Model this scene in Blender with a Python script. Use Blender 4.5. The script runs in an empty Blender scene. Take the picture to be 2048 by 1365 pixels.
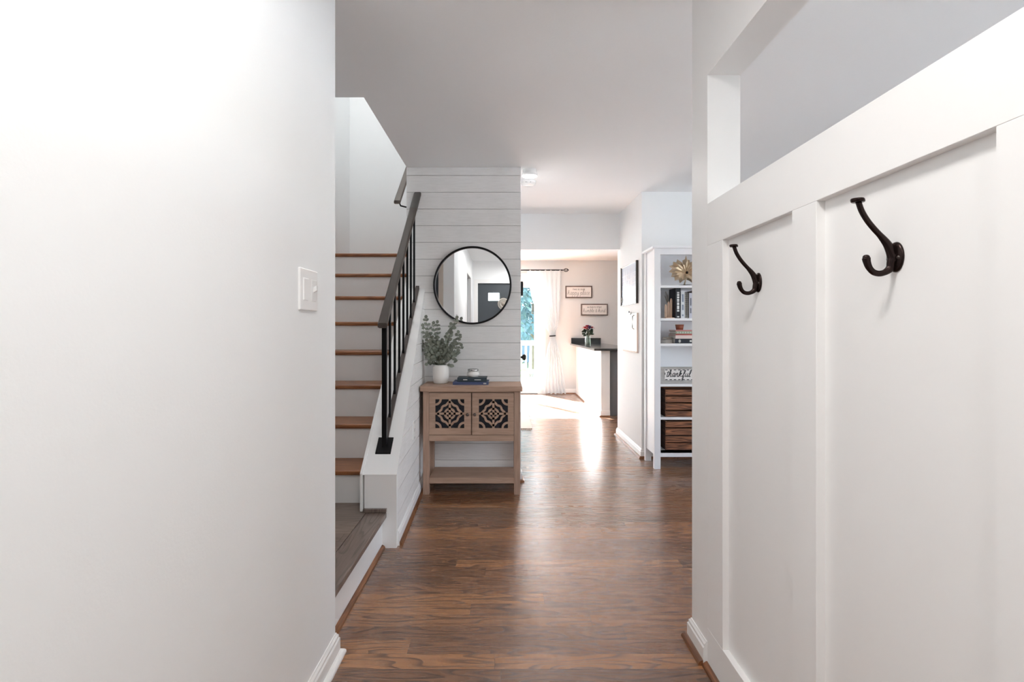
import bpy, bmesh, math, random
from mathutils import Vector, Matrix
random.seed(7)
sc = bpy.context.scene
C = sc.collection

# ---------------------------------------------------------------- camera
CAM_H = 1.18
cam_d = bpy.data.cameras.new('camera')
cam = bpy.data.objects.new('camera', cam_d); C.objects.link(cam)
cam.location = (0, 0, CAM_H); cam.rotation_euler = (math.pi/2, 0, 0)
cam_d.sensor_width = 36; cam_d.lens = 1000/2048*36
cam_d.shift_x = 12/2048; cam_d.shift_y = -23.5/2048
cam_d.clip_start = .02; cam_d.clip_end = 200
sc.camera = cam

# ---------------------------------------------------------------- world, sun, exposure
sc.view_settings.view_transform = 'Standard'
sc.view_settings.look = 'None'
sc.view_settings.exposure = 0.3
sc.view_settings.gamma = 1
sc.view_settings.use_curve_mapping = False
w = bpy.data.worlds.new('sky_world'); sc.world = w; w.use_nodes = True
wn = w.node_tree
sky = wn.nodes.new('ShaderNodeTexSky'); sky.sky_type = 'NISHITA'; sky.sun_disc = False
sky.sun_elevation = math.radians(32); sky.sun_rotation = math.radians(-32)
bg = wn.nodes['Background']; bg.inputs[1].default_value = 1.0
hz = wn.nodes.new('ShaderNodeHueSaturation'); hz.inputs['Saturation'].default_value = .38
wn.links.new(sky.outputs[0], hz.inputs['Color']); wn.links.new(hz.outputs[0], bg.inputs[0])

def lamp(name, kind, loc, energy, color=(1, 1, 1), rot=(0, 0, 0), size=None, size_y=None, parent=None, shape=None, spread=None):
    d = bpy.data.lights.new(name, kind); d.energy = energy; d.color = color
    if kind == 'AREA':
        d.shape = shape or ('RECTANGLE' if size_y else 'SQUARE'); d.size = size
        if size_y: d.size_y = size_y
        if spread: d.spread = spread
    elif kind == 'POINT': d.shadow_soft_size = size
    o = bpy.data.objects.new(name, d); C.objects.link(o); o.rotation_euler = rot
    if parent: o.parent = parent; o.location = Vector(loc) - parent.location
    else: o.location = loc
    return o
sun = lamp('sun', 'SUN', (-4, 14, 8), 200.0, (.93, .97, 1))
sdir = Vector((.53, -.85, -.625))
sun.rotation_euler = sdir.to_track_quat('-Z', 'Y').to_euler(); sun.data.angle = .009
E_ENTRY, E_WELL, E_HALL, E_DINE = 10, 10, 6, 3
def portal(name, loc, rot, sx, sy):
    o = lamp(name, 'AREA', loc, 1, rot=rot, size=sx, size_y=sy); o.data.cycles.is_portal = True
portal('door_portal', (-.3, 9.32, 1.05), (math.radians(-90), 0, 0), 1.9, 2.0)
portal('side_window_portal', (4.3, 1.6, 1.4), (0, math.radians(90), 0), 1.6, 3.0)
portal('front_window_portal', (3.45, -1.7, 1.4), (math.radians(90), 0, 0), 1.1, 1.6)
cy = sc.cycles
cy.max_bounces = 12; cy.diffuse_bounces = 8; cy.glossy_bounces = 5; cy.transparent_max_bounces = 12
cy.sample_clamp_indirect = 8; cy.caustics_reflective = True; cy.blur_glossy = .6; cy.caustics_refractive = False
try:
    cy.use_denoising = True; cy.denoiser = 'OPENIMAGEDENOISE'
except Exception: pass

# ---------------------------------------------------------------- node helpers / materials
def lin(c):
    return tuple(((v/255)/12.92 if v/255 <= .04045 else ((v/255+.055)/1.055)**2.4) for v in c) + (1,)
class G:
    def __init__(s, name):
        s.m = bpy.data.materials.new(name); s.m.use_nodes = True
        s.t = s.m.node_tree; s.b = s.t.nodes['Principled BSDF']; s.out = s.t.nodes['Material Output']
    def n(s, ty, ins=None, **kw):
        nd = s.t.nodes.new('ShaderNode'+ty)
        for k, v in kw.items(): setattr(nd, k, v)
        for k, v in (ins or {}).items():
            if isinstance(v, bpy.types.NodeSocket): s.t.links.new(v, nd.inputs[k])
            else: nd.inputs[k].default_value = v
        return nd
    def math(s, op, a, b=None, c=None, clamp=False):
        ins = {0: a}
        if b is not None: ins[1] = b
        if c is not None: ins[2] = c
        return s.n('Math', ins, operation=op, use_clamp=clamp).outputs[0]
    def mix(s, f, a, b):
        nd = s.n('Mix', {0: f, 6: a, 7: b}, data_type='RGBA'); return nd.outputs[2]
    def set(s, **kw):
        for k, v in kw.items():
            k = k.replace('_', ' ').title().replace('Ior', 'IOR')
            sk = s.b.inputs[k]
            if isinstance(v, bpy.types.NodeSocket): s.t.links.new(v, sk)
            else: sk.default_value = v
    def obj(s): return s.n('TexCoord').outputs['Object']
    def sepxyz(s, v): return s.n('SeparateXYZ', {0: v}).outputs
    def comb(s, x, y, z): return s.n('CombineXYZ', {0: x, 1: y, 2: z}).outputs[0]
    def ramp(s, f, stops, interp='LINEAR'):
        nd = s.n('ValToRGB', {0: f}); r = nd.color_ramp; r.interpolation = interp
        while len(r.elements) < len(stops): r.elements.new(.5)
        for e, (p, c) in zip(r.elements, stops): e.position = p; e.color = c if len(c) == 4 else c+(1,)
        return nd.outputs[0]
    def noise(s, v, scale, detail=3, rough=.5, dist=0):
        return s.n('TexNoise', {'Vector': v, 'Scale': scale, 'Detail': detail, 'Roughness': rough, 'Distortion': dist}).outputs[0]
    def bump(s, h, strength=.3, dist=.01):
        nb = s.n('Bump', {'Height': h, 'Strength': strength, 'Distance': dist}).outputs[0]
        s.t.links.new(nb, s.b.inputs['Normal'])

def simple(name, rgb, rough=.5, metal=0, bumps=None, var=0, spec=None, sheen=0):
    g = G(name); c = lin(rgb)
    co = g.obj()
    if var:
        n1 = g.noise(co, 7, 4)
        lo = tuple(v*(1-var) for v in c[:3])+(1,); hi = tuple(min(1, v*(1+var)) for v in c[:3])+(1,)
        g.set(base_color=g.mix(n1, lo, hi))
    else: g.set(base_color=c)
    g.set(roughness=rough, metallic=metal)
    if spec is not None: g.b.inputs['Specular IOR Level'].default_value = spec
    if bumps: g.bump(g.noise(co, bumps[0], 3), bumps[1], .004)
    return g.m

M = {}
M['wall'] = simple('wall_paint', (245, 247, 248), .62, bumps=(140, .06), var=.008)
M['ceiling'] = simple('ceiling_paint', (246, 247, 248), .85, bumps=(120, .08))
M['trim'] = simple('trim_paint', (241, 240, 239), .38, var=.006)
M['panel'] = simple('panelling_paint', (245, 244, 243), .42, bumps=(60, .03))
M['white_plastic'] = simple('white_plastic', (245, 245, 245), .25)
M['white_lacquer'] = simple('bookcase_paint', (240, 240, 243), .4)
M['black_metal'] = simple('black_metal', (26, 25, 27), .38, .6)
M['rail_wood'] = simple('dark_brown_rail', (72, 62, 56), .55, var=.12)
M['bronze'] = simple('oil_rubbed_bronze', (44, 32, 30), .26, .75, var=.15)
M['dark_door'] = simple('charcoal_door_paint', (66, 72, 78), .42)
M['grey_frame'] = simple('grey_frame', (105, 102, 98), .5, var=.1)
M['ceramic'] = simple('white_ceramic', (236, 233, 229), .4, bumps=(25, .05))
M['leaf'] = simple('eucalyptus_leaf', (128, 133, 121), .6, var=.3)
M['stem'] = simple('plant_stem', (92, 92, 78), .7)
M['soil'] = simple('moss', (80, 76, 62), .9)
M['chrome'] = simple('silver_lid', (190, 188, 186), .22, 1)
M['granite'] = simple('black_granite', (26, 27, 28), .12, var=.4)
M['cab_grey'] = simple('slate_cabinet', (112, 114, 117), .5)
M['grey_wall'] = simple('far_wall_paint', (216, 217, 217), .7)
M['paper'] = simple('book_pages', (226, 220, 208), .8)
M['white_board'] = simple('sign_board', (232, 228, 225), .7, var=.02)
M['rug'] = simple('cream_rug', (222, 214, 205), .95, bumps=(300, .6), var=.06)
M['deck'] = simple('deck_boards', (205, 200, 196), .8, var=.08)
M['lawn'] = simple('lawn', (128, 138, 112), .95, var=.2)
M['pave'] = simple('pale_concrete', (120, 119, 118), .95, var=.08)
M['tree'] = simple('tree_leaves', (62, 92, 98), .7, var=.45)
M['bark'] = simple('tree_bark', (78, 70, 62), .9, var=.3)
M['house'] = simple('blue_grey_siding', (112, 132, 152), .8)
M['roof'] = simple('roof_shingle', (70, 74, 82), .9)
M['ext'] = simple('house_exterior', (200, 200, 198), .8)

def emis(name, rgb, st):
    g = G(name); g.set(base_color=lin(rgb), emission_color=lin(rgb), emission_strength=st); return g.m
M['lamp_on'] = emis('lit_diffuser', (255, 252, 246), 4.0)

def glass(name, tint=(.96, .98, 1, 1), gl=.06):
    g = G(name); g.t.nodes.remove(g.b)
    tr = g.n('BsdfTransparent', {0: tint}); gs = g.n('BsdfGlossy', {0: (1, 1, 1, 1), 'Roughness': .02})
    fr = g.n('LayerWeight', {0: .5})
    f = g.math('ADD', g.math('MULTIPLY', g.math('POWER', fr.outputs[1], 4.0), .6), .025+gl*.2)
    mx = g.n('MixShader', {0: f, 1: tr.outputs[0], 2: gs.outputs[0]})
    g.t.links.new(mx.outputs[0], g.out.inputs[0]); return g.m
M['glass'] = glass('window_glass')
M['vase_glass'] = glass('vase_glass', (.86, .9, .88, 1), .3)
M['amber'] = simple('amber_glass', (150, 84, 62), .15)

def mirror():
    g = G('mirror_silver'); g.set(base_color=(.9, .91, .92, 1), metallic=1.0, roughness=.012); return g.m
M['mirror'] = mirror()

def curtain_mat():
    g = G('sheer_curtain'); g.t.nodes.remove(g.b)
    co = g.obj(); n1 = g.noise(co, 400, 2)
    d = g.n('BsdfDiffuse', {0: (.84, .88, .90, 1)}); t = g.n('BsdfTranslucent', {0: (.80, .86, .90, 1)})
    m1 = g.n('MixShader', {0: .45, 1: d.outputs[0], 2: t.outputs[0]})
    tr = g.n('BsdfTransparent', {0: (1, 1, 1, 1)})
    f = g.math('ADD', g.math('MULTIPLY', n1, .12), .04)
    m2 = g.n('MixShader', {0: f, 1: m1.outputs[0], 2: tr.outputs[0]})
    g.t.links.new(m2.outputs[0], g.out.inputs[0]); return g.m
M['curtain'] = curtain_mat()

def planks(name, width, length, cols, axis='x', rough=.3, gap_dark=.35, cup=.35, grain=1.0, ringc=None, coat=0.0):
    """hardwood boards running along `axis`"""
    g = G(name); co = g.obj(); o = g.sepxyz(co)
    X, Y = (o[0], o[1]) if axis == 'x' else (o[1], o[0])
    yb = g.math('DIVIDE', Y, width); bi = g.math('FLOOR', yb); fy = g.math('FRACT', yb)
    r1 = g.n('TexWhiteNoise', {'W': bi}, noise_dimensions='1D').outputs[0]
    Xs = g.math('ADD', X, g.math('MULTIPLY', r1, 7.3))
    xb = g.math('DIVIDE', Xs, length); si = g.math('FLOOR', xb); fx = g.math('FRACT', xb)
    idn = g.math('ADD', g.math('MULTIPLY', bi, 17.31), g.math('MULTIPLY', si, 5.77))
    r2 = g.n('TexWhiteNoise', {'W': idn}, noise_dimensions='1D')
    rc = r2.outputs[0]
    v = g.comb(g.math('MULTIPLY', Xs, 1.7), g.math('ADD', g.math('MULTIPLY', Y, 15.0), g.math('MULTIPLY', idn, .77)), g.math('MULTIPLY', idn, 1.37))
    warp = g.noise(v, .9, 2, .5)
    # growth rings : contour lines of a smooth stretched field
    f1 = g.noise(v, 1.0, 1.2, .4, .1)
    saw = g.math('FRACT', g.math('MULTIPLY', f1, 10.0))
    rings = g.math('MULTIPLY', g.math('POWER', saw, 4.0), g.math('SUBTRACT', 1.0, g.math('POWER', saw, 14.0)))
    rings = g.math('MULTIPLY', rings, 1.5)
    vf = g.comb(g.math('MULTIPLY', Xs, 10.0), g.math('MULTIPLY', Y, 260.0), idn)
    fine = g.noise(vf, 1.0, 3, .6)
    base = g.ramp(rc, cols)
    c1 = g.mix(g.math('MULTIPLY', rings, .85*grain, clamp=True), base, ringc or lin((48, 30, 20)))
    ff = g.math('MULTIPLY', g.math('SUBTRACT', fine, .5), .85*grain)
    hs = g.n('HueSaturation', {'Value': g.math('ADD', 1.0, ff), 'Color': c1}).outputs[0]
    # joints
    e1 = g.math('LESS_THAN', g.math('MINIMUM', fy, g.math('SUBTRACT', 1.0, fy)), .011)
    e2 = g.math('LESS_THAN', fx, .0016)
    joint = g.math('MAXIMUM', e1, e2)
    col = g.mix(g.math('MULTIPLY', joint, 1-gap_dark), hs, (.02, .012, .008, 1))
    g.set(base_color=col)
    rg = g.math('ADD', rough-.05, g.math('MULTIPLY', rings, .04))
    g.set(roughness=g.math('ADD', rg, g.math('MULTIPLY', joint, .2)))
    d = g.math('SUBTRACT', fy, .5)
    par = g.math('MULTIPLY', g.math('MULTIPLY', d, d), -cup)
    tilt = g.math('MULTIPLY', g.math('MULTIPLY', d, g.math('SUBTRACT', rc, .5)), cup*1.2)
    wav = g.math('MULTIPLY', warp, cup*.25)
    h = g.math('ADD', g.math('ADD', par, tilt), wav)
    h = g.math('SUBTRACT', h, g.math('ADD', g.math('MULTIPLY', joint, .22), g.math('MULTIPLY', rings, .004)))
    g.bump(h, .55, .003)
    g.b.inputs['Specular IOR Level'].default_value = .5
    g.b.inputs['Coat Weight'].default_value = coat; g.b.inputs['Coat Roughness'].default_value = .24
    return g.m
M['floor'] = planks('oak_floor', .0826, 1.13, [(0, lin((112, 78, 55))), (.35, lin((128, 90, 64))), (.7, lin((141, 100, 71))), (1, lin((164, 116, 78)))], 'x', .32, coat=.9)
M['landing'] = planks('grey_landing_oak', .0826, 1.3, [(0, lin((118, 102, 92))), (1, lin((136, 119, 107)))], 'x', .35, ringc=lin((84, 72, 66)), grain=.8)
M['landing_edge'] = planks('grey_landing_edge', .30, 3.0, [(0, lin((118, 103, 95))), (1, lin((128, 113, 104)))], 'y', .35, ringc=lin((82, 70, 65)), grain=1)

def wood(name, a, b, axis=0, rough=.5, rings=.6, sc_=1.0):
    """plain sawn timber, grain along axis"""
    g = G(name); co = g.obj(); o = g.sepxyz(co)
    k = [22*sc_]*3; k[axis] = 1.8*sc_
    v = g.comb(*[g.math('MULTIPLY', o[i], k[i]) for i in range(3)])
    f1 = g.noise(v, 1.0, 2.5, .5, .3)
    r = g.math('MULTIPLY', g.math('ADD', g.math('SINE', g.math('MULTIPLY', f1, 40)), 1), .5)
    k2 = [240.]*3; k2[axis] = 9.
    v2 = g.comb(*[g.math('MULTIPLY', o[i], k2[i]) for i in range(3)])
    f2 = g.noise(v2, 1, 2)
    f = g.math('ADD', g.math('MULTIPLY', r, rings), g.math('MULTIPLY', f2, .5), clamp=True)
    g.set(base_color=g.mix(f, lin(a), lin(b)), roughness=rough)
    g.bump(f2, .12, .001); return g.m
M['tread'] = wood('oak_tread', (168, 110, 68), (112, 66, 38), 0, .36)
M['shoe'] = wood('stained_shoe', (150, 98, 62), (96, 60, 38), 1, .4)
M['con_x'] = wood('console_wood_x', (186, 156, 136), (150, 121, 102), 0, .6, .35)
M['con_z'] = wood('console_wood_z', (184, 153, 134), (148, 119, 101), 2, .6, .35)
M['crate'] = wood('crate_wood', (172, 112, 76), (84, 52, 36), 0, .7, .7, 1.3)
M['crate_dark'] = wood('crate_dark_wood', (96, 64, 50), (54, 34, 26), 1, .8, .6)
M['sign_wood'] = wood('sign_frame_wood', (112, 98, 92), (74, 62, 56), 0, .7, .5, 2)
M['sign_grey'] = wood('sign_grey_wood', (186, 182, 178), (158, 154, 150), 0, .7, .5, 2)
M['pale_wood'] = wood('pale_carved_wood', (240, 216, 194), (222, 188, 160), 2, .6, .5, 3)
M['leaf_metal'] = simple('bronze_leaf', (206, 184, 156), .35, .45, bumps=(60, .4), var=.4)
def shiplap_mat():
    g = G('whitewashed_boards'); co = g.obj(); o = g.sepxyz(co)
    v = g.comb(g.math('MULTIPLY', o[0], 8), g.math('MULTIPLY', o[1], 8), g.math('MULTIPLY', o[2], 160))
    n1 = g.noise(v, 1, 4, .7); n2 = g.noise(co, 5, 3)
    f = g.math('ADD', g.math('MULTIPLY', n1, .7), g.math('MULTIPLY', n2, .3))
    g.set(base_color=g.ramp(f, [(.3, lin((222, 220, 218))), (.6, lin((238, 236, 235)))]), roughness=.6)
    g.bump(n1, .12, .002); return g.m
M['shiplap'] = shiplap_mat()
M['groove'] = simple('board_groove', (150, 147, 146), .9)
M['navy'] = simple('navy_backing', (18, 24, 38), .35, var=.5)
M['ink'] = simple('sign_ink', (48, 50, 54), .7)

def col(name, rgb, rough=.6):
    k = 'c_'+name
    if k not in M: M[k] = simple(name, rgb, rough)
    return M[k]

# ---------------------------------------------------------------- mesh helpers
class MB:
    def __init__(s): s.v = []; s.f = []; s.sm = []
    def add(s, vs, fs, smooth=False):
        n = len(s.v); s.v += [Vector(v) for v in vs]
        s.f += [tuple(n+i for i in f) for f in fs]; s.sm += [smooth]*len(fs); return s
    def box(s, x0, x1, y0, y1, z0, z1, rot=0, cen=None):
        vs = [(x, y, z) for z in (z0, z1) for y in (y0, y1) for x in (x0, x1)]
        if rot:
            c = cen or ((x0+x1)/2, (y0+y1)/2)
            ca, sa = math.cos(rot), math.sin(rot)
            vs = [(c[0]+(x-c[0])*ca-(y-c[1])*sa, c[1]+(x-c[0])*sa+(y-c[1])*ca, z) for x, y, z in vs]
        return s.add(vs, [(0, 2, 3, 1), (4, 5, 7, 6), (0, 1, 5, 4), (2, 6, 7, 3), (0, 4, 6, 2), (1, 3, 7, 5)])
    def prism(s, poly, vec):
        """poly: 3d points (planar), extruded by vec"""
        n = len(poly); vec = Vector(vec)
        a = [Vector(p) for p in poly]; b = [p+vec for p in a]
        nrm = Vector((0, 0, 0))
        for i in range(n): nrm += a[i].cross(a[(i+1) % n])
        if nrm.dot(vec) > 0: a.reverse(); b.reverse()
        return s.add(a+b, [tuple(range(n)), tuple(range(2*n-1, n-1, -1))] + [(i, i+n, (i+1) % n+n, (i+1) % n) for i in range(n)])
    def cyl(s, p0, p1, r0, r1=None, seg=20, cap=True, smooth=True):
        r1 = r0 if r1 is None else r1
        p0, p1 = Vector(p0), Vector(p1); d = (p1-p0).normalized()
        u = d.orthogonal().normalized(); v = d.cross(u)
        vs = []
        for p, r in ((p0, r0), (p1, r1)):
            vs += [p+u*math.cos(2*math.pi*i/seg)*r+v*math.sin(2*math.pi*i/seg)*r for i in range(seg)]
        s.add(vs, [(i, (i+1) % seg, (i+1) % seg+seg, i+seg) for i in range(seg)], smooth)
        if cap:
            n = len(s.v)-2*seg
            s.f += [tuple(n+seg-1-i for i in range(seg)), tuple(n+seg+i for i in range(seg))]; s.sm += [False, False]
        return s
    def lathe(s, prof, c, axis=(0, 0, 1), seg=32, sx=1, sy=1):
        ax = Vector(axis).normalized(); u = ax.orthogonal().normalized(); v = ax.cross(u)
        if abs(ax.z) > .9: u, v = Vector((1, 0, 0)), Vector((0, 1, 0))
        elif abs(ax.x) > .9: u, v = Vector((0, 1, 0)), Vector((0, 0, 1))
        elif abs(ax.y) > .9: u, v = Vector((1, 0, 0)), Vector((0, 0, 1))
        c = Vector(c); vs = []
        for r, h in prof:
            for i in range(seg):
                a = 2*math.pi*i/seg
                vs.append(c+ax*h+u*math.cos(a)*r*sx+v*math.sin(a)*r*sy)
        fs = []
        for k in range(len(prof)-1):
            for i in range(seg):
                j = (i+1) % seg
                fs.append((k*seg+i, k*seg+j, (k+1)*seg+j, (k+1)*seg+i))
        return s.add(vs, fs, True)
    def tube(s, pts, radii, seg=12, flat=(1, 1), up=(0, 0, 1), cap=True):
        pts = [Vector(p) for p in pts]; n = len(pts)
        if not hasattr(radii, '__len__'): radii = [radii]*n
        vs = []
        for i, p in enumerate(pts):
            t = (pts[min(i+1, n-1)]-pts[max(i-1, 0)]).normalized()
            u = Vector(up).cross(t)
            if u.length < 1e-4: u = t.orthogonal()
            u.normalize(); v = t.cross(u)
            for k in range(seg):
                a = 2*math.pi*k/seg
                vs.append(p+u*math.cos(a)*radii[i]*flat[0]+v*math.sin(a)*radii[i]*flat[1])
        fs = [(i*seg+k, i*seg+(k+1) % seg, (i+1)*seg+(k+1) % seg, (i+1)*seg+k) for i in range(n-1) for k in range(seg)]
        s.add(vs, fs, True)
        if cap:
            b = len(s.v)-n*seg
            s.f += [tuple(b+seg-1-k for k in range(seg)), tuple(b+(n-1)*seg+k for k in range(seg))]; s.sm += [True, True]
        return s
    def sweep(s, path, prof, closed=False):
        """profile (offset,z) swept along an XY path, offset to the left of travel, mitred"""
        P = [Vector((p[0], p[1], 0)) for p in path]; n = len(P); m = len(prof); vs = []
        for i, p in enumerate(P):
            dirs = []
            if i > 0 or closed: dirs.append((p-P[i-1]).normalized())
            if i < n-1 or closed: dirs.append((P[(i+1) % n]-p).normalized())
            nr = [Vector((-d.y, d.x, 0)) for d in dirs]
            if len(nr) == 2:
                b = (nr[0]+nr[1]).normalized(); b = b/max(.3, b.dot(nr[0]))
            else: b = nr[0]
            for o_, z in prof: vs.append(p+b*o_+Vector((0, 0, z)))
        fs = []
        for i in range(n-1 if not closed else n):
            for k in range(m-1):
                a = i*m+k; c = ((i+1) % n)*m+k
                fs.append((a, a+1, c+1, c))
        if not closed: fs += [tuple(range(m-1, -1, -1)), tuple(range((n-1)*m, n*m))]
        return s.add(vs, fs)
    def strip(s, pts, wd, plane, depth, closed=False):
        """flat ribbon of width wd along 2d pts; plane maps (u,v,d)->3d, extruded 0..depth"""
        n = len(pts); L = []
        for i in range(n):
            a = pts[i-1] if (i > 0 or closed) else pts[i]; b = pts[(i+1) % n] if (i < n-1 or closed) else pts[i]
            t = Vector((b[0]-a[0], b[1]-a[1])).normalized(); nr = Vector((-t.y, t.x))
            L.append((Vector(pts[i])+nr*wd/2, Vector(pts[i])-nr*wd/2))
        vs = []
        for l, r in L: vs += [plane(l.x, l.y, 0), plane(r.x, r.y, 0), plane(r.x, r.y, depth), plane(l.x, l.y, depth)]
        fs = []
        for i in range(n if closed else n-1):
            a = i*4; b = ((i+1) % n)*4
            for k in range(4): fs.append((a+k, a+(k+1) % 4, b+(k+1) % 4, b+k))
        if not closed: fs += [(3, 2, 1, 0), tuple((n-1)*4+k for k in range(4))]
        return s.add(vs, fs)
    def build(s, name, mat, parent=None, origin=None, bevel=0, seg=2, **props):
        off = Vector((0, 0, 0))
        if parent:
            q = parent
            while q: off += q.location; q = q.parent
        elif origin is not None: off = Vector(origin)
        me = bpy.data.meshes.new(name); me.from_pydata([tuple(v-off) for v in s.v], [], s.f)
        for p, sm in zip(me.polygons, s.sm): p.use_smooth = sm
        bm = bmesh.new(); bm.from_mesh(me); bmesh.ops.recalc_face_normals(bm, faces=bm.faces); bm.to_mesh(me); bm.free()
        me.materials.append(mat if not isinstance(mat, str) else M[mat]); me.update()
        o = bpy.data.objects.new(name, me); C.objects.link(o)
        if parent: o.parent = parent
        elif origin is not None: o.location = origin
        if bevel:
            b = o.modifiers.new('bevel', 'BEVEL'); b.width = bevel; b.segments = seg; b.limit_method = 'ANGLE'; b.angle_limit = .6
        for k, v in props.items(): o[k] = v
        return o
def B(*a, **k): return MB().box(*a, **k)
def struct(mb, name, mat, parent=None, **kw):
    o = mb.build(name, mat, parent, **kw)
    if not parent: o['kind'] = 'structure'
    return o
def tag(o, label, cat, group=None):
    o['label'] = label; o['category'] = cat
    if group: o['group'] = group
    return o
def thing(name, loc, label, cat, group=None):
    o = bpy.data.objects.new(name, None); o.empty_display_size = .1; C.objects.link(o); o.location = loc
    return tag(o, label, cat, group)
def copy_tree(o, parent=None):
    c = o.copy(); C.objects.link(c)
    if parent: c.parent = parent
    for ch in [x for x in bpy.data.objects if x.parent == o and x != c]: copy_tree(ch, c)
    return c
def catmull(pts, k=8, closed=False):
    P = [Vector(p) for p in pts]; n = len(P); out = []
    rng = n if closed else n-1
    for i in range(rng):
        p1, p2 = P[i], P[(i+1) % n]
        p0 = P[i-1] if (closed or i > 0) else p1*2-p2
        p3 = P[(i+2) % n] if (closed or i+2 < n) else p2*2-p1
        for j in range(k):
            t = j/k
            out.append(.5*((2*p1)+(-p0+p2)*t+(2*p0-5*p1+4*p2-p3)*t*t+(-p0+3*p1-3*p2+p3)*t**3))
    if not closed: out.append(P[-1])
    return out
def text_mb(txt, size, plane, depth, spacing=1.0, shear=0, cx=0, cz=0, bold=0):
    cu = bpy.data.curves.new('t', 'FONT'); cu.body = txt; cu.size = size; cu.space_character = spacing
    cu.align_x = 'CENTER'; cu.align_y = 'CENTER'; cu.shear = shear; cu.resolution_u = 3; cu.offset = bold
    ob = bpy.data.objects.new('t', cu); C.objects.link(ob)
    dg = bpy.context.evaluated_depsgraph_get()
    me = bpy.data.meshes.new_from_object(ob.evaluated_get(dg))
    mb = MB(); mb.add([plane(v.co.x+cx, v.co.y+cz, depth) for v in me.vertices], [tuple(p.vertices) for p in me.polygons])
    bpy.data.objects.remove(ob); bpy.data.curves.remove(cu); bpy.data.meshes.remove(me)
    return mb
# a small hand-drawn cursive: strokes in units of the x-height
GL = {
 'h': (.95, [[(0, .1), (.25, .6), (.38, 1.5), (.22, 1.75), (.14, 1.3), (.14, 0)], [(.14, .45), (.4, .95), (.58, .8), (.56, .2), (.72, 0), (.95, .2)]]),
 'a': (.9, [[(.62, .85), (.35, 1), (.08, .5), (.25, .02), (.55, .35), (.66, .95)], [(.66, .95), (.6, .2), (.72, 0), (.9, .2)]]),
 'p': (.9, [[(0, .3), (.2, 1), (.14, -.9)], [(.18, .5), (.45, 1), (.7, .6), (.5, .05), (.22, .1)], [(.5, .05), (.7, 0), (.9, .2)]]),
 'y': (.85, [[(.05, .95), (.1, .3), (.35, .1), (.6, .95)], [(.6, .95), (.55, -.6), (.3, -.95), (.15, -.6), (.5, -.1), (.85, .2)]]),
 'l': (.55, [[(0, .1), (.3, .9), (.36, 1.6), (.2, 1.75), (.12, 1.1), (.16, .2), (.32, 0), (.55, .2)]]),
 'c': (.7, [[(.6, .82), (.35, 1), (.08, .5), (.3, 0), (.7, .2)]]),
 'e': (.7, [[(.05, .35), (.5, .6), (.4, 1), (.12, .7), (.12, .2), (.35, 0), (.7, .2)]]),
 'u': (.95, [[(.08, .95), (.08, .25), (.3, 0), (.58, .4), (.64, .95)], [(.64, .95), (.6, .2), (.75, 0), (.95, .2)]]),
 'm': (1.35, [[(.05, .9), (.12, 0)], [(.12, .5), (.35, 1), (.48, .7), (.48, 0)], [(.48, .5), (.72, 1), (.88, .75), (.88, .2), (1.05, 0), (1.35, .2)]]),
 'b': (.8, [[(0, .1), (.3, 1.2), (.26, 1.75), (.1, 1.4), (.1, .2), (.35, 0), (.6, .4), (.4, .85), (.8, .75)]]),
 'k': (.95, [[(0, .1), (.28, 1.3), (.24, 1.75), (.1, 1.4), (.12, 0)], [(.14, .5), (.5, 1), (.6, .75), (.25, .5), (.6, .1), (.95, .2)]]),
 'i': (.5, [[(.1, .9), (.12, .2), (.28, 0), (.5, .2)], [(.12, 1.35), (.16, 1.45)]]),
 'n': (.95, [[(.05, .9), (.12, 0)], [(.12, .5), (.4, 1), (.56, .75), (.56, .2), (.72, 0), (.95, .2)]]),
 'd': (.95, [[(.6, .8), (.35, 1), (.06, .5), (.25, 0), (.55, .35), (.7, 1.75)], [(.7, 1.75), (.62, .2), (.78, 0), (.95, .2)]]),
 't': (.6, [[(.3, 1.6), (.2, .2), (.35, 0), (.6, .25)], [(-.05, 1.15), (.6, 1.25)]]),
 'f': (.75, [[(0, .1), (.4, .9), (.5, 1.6), (.32, 1.75), (.24, 1.1), (.18, -.7), (.36, -.9), (.4, -.2), (.3, .1), (.75, .2)]]),
 '&': (1.0, [[(.85, 0), (.2, 1.1), (.35, 1.4), (.5, 1.1), (.1, .4), (.25, 0), (.6, .1), (.85, .7)]]),
 ' ': (.5, []),
}
def cursive(txt, xh, plane, cx, cz, wd, depth=.0015, slant=.18):
    tot = sum(GL[c][0] for c in txt)*xh; x = cx-tot/2; mb = MB()
    for c in txt:
        adv, st = GL[c]
        for s_ in st:
            pts = catmull([(x+(u+v*slant)*xh, cz+(v-.5)*xh) for u, v in s_], 5)
            mb.strip([(p[0], p[1]) for p in pts], wd, plane, depth)
        x += adv*xh
    return mb

# ================================================================ SETTING
T = .12
# floor
struct(B(-3.2, 4.5, -1.8, 9.28, -.1, 0), 'floor', 'floor')
# ceiling slab with the stair opening (X -1.72..-.772, Y 2.715..5.5)
cm = MB()
cm.box(-3.2, 4.5, -1.8, 2.715, 2.44, 2.74)
cm.box(-3.2, -1.74, 2.715, 5.52, 2.44, 2.74)
cm.box(-.772, 4.5, 2.715, 5.52, 2.44, 2.74)
cm.box(-3.2, 4.5, 5.52, 9.28, 2.44, 2.74)
struct(cm, 'ceiling', 'ceiling')
H = 2.44
# entry left wall; closet-type door set in it behind the camera
lw = B(-.735, -.615, .02, 1.80, 0, H)
lw.box(-.735, -.615, -.82, .02, 2.05, H); lw.box(-.735, -.615, -1.5, -.82, 0, H)
struct(lw, 'wall_left', 'wall')
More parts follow.
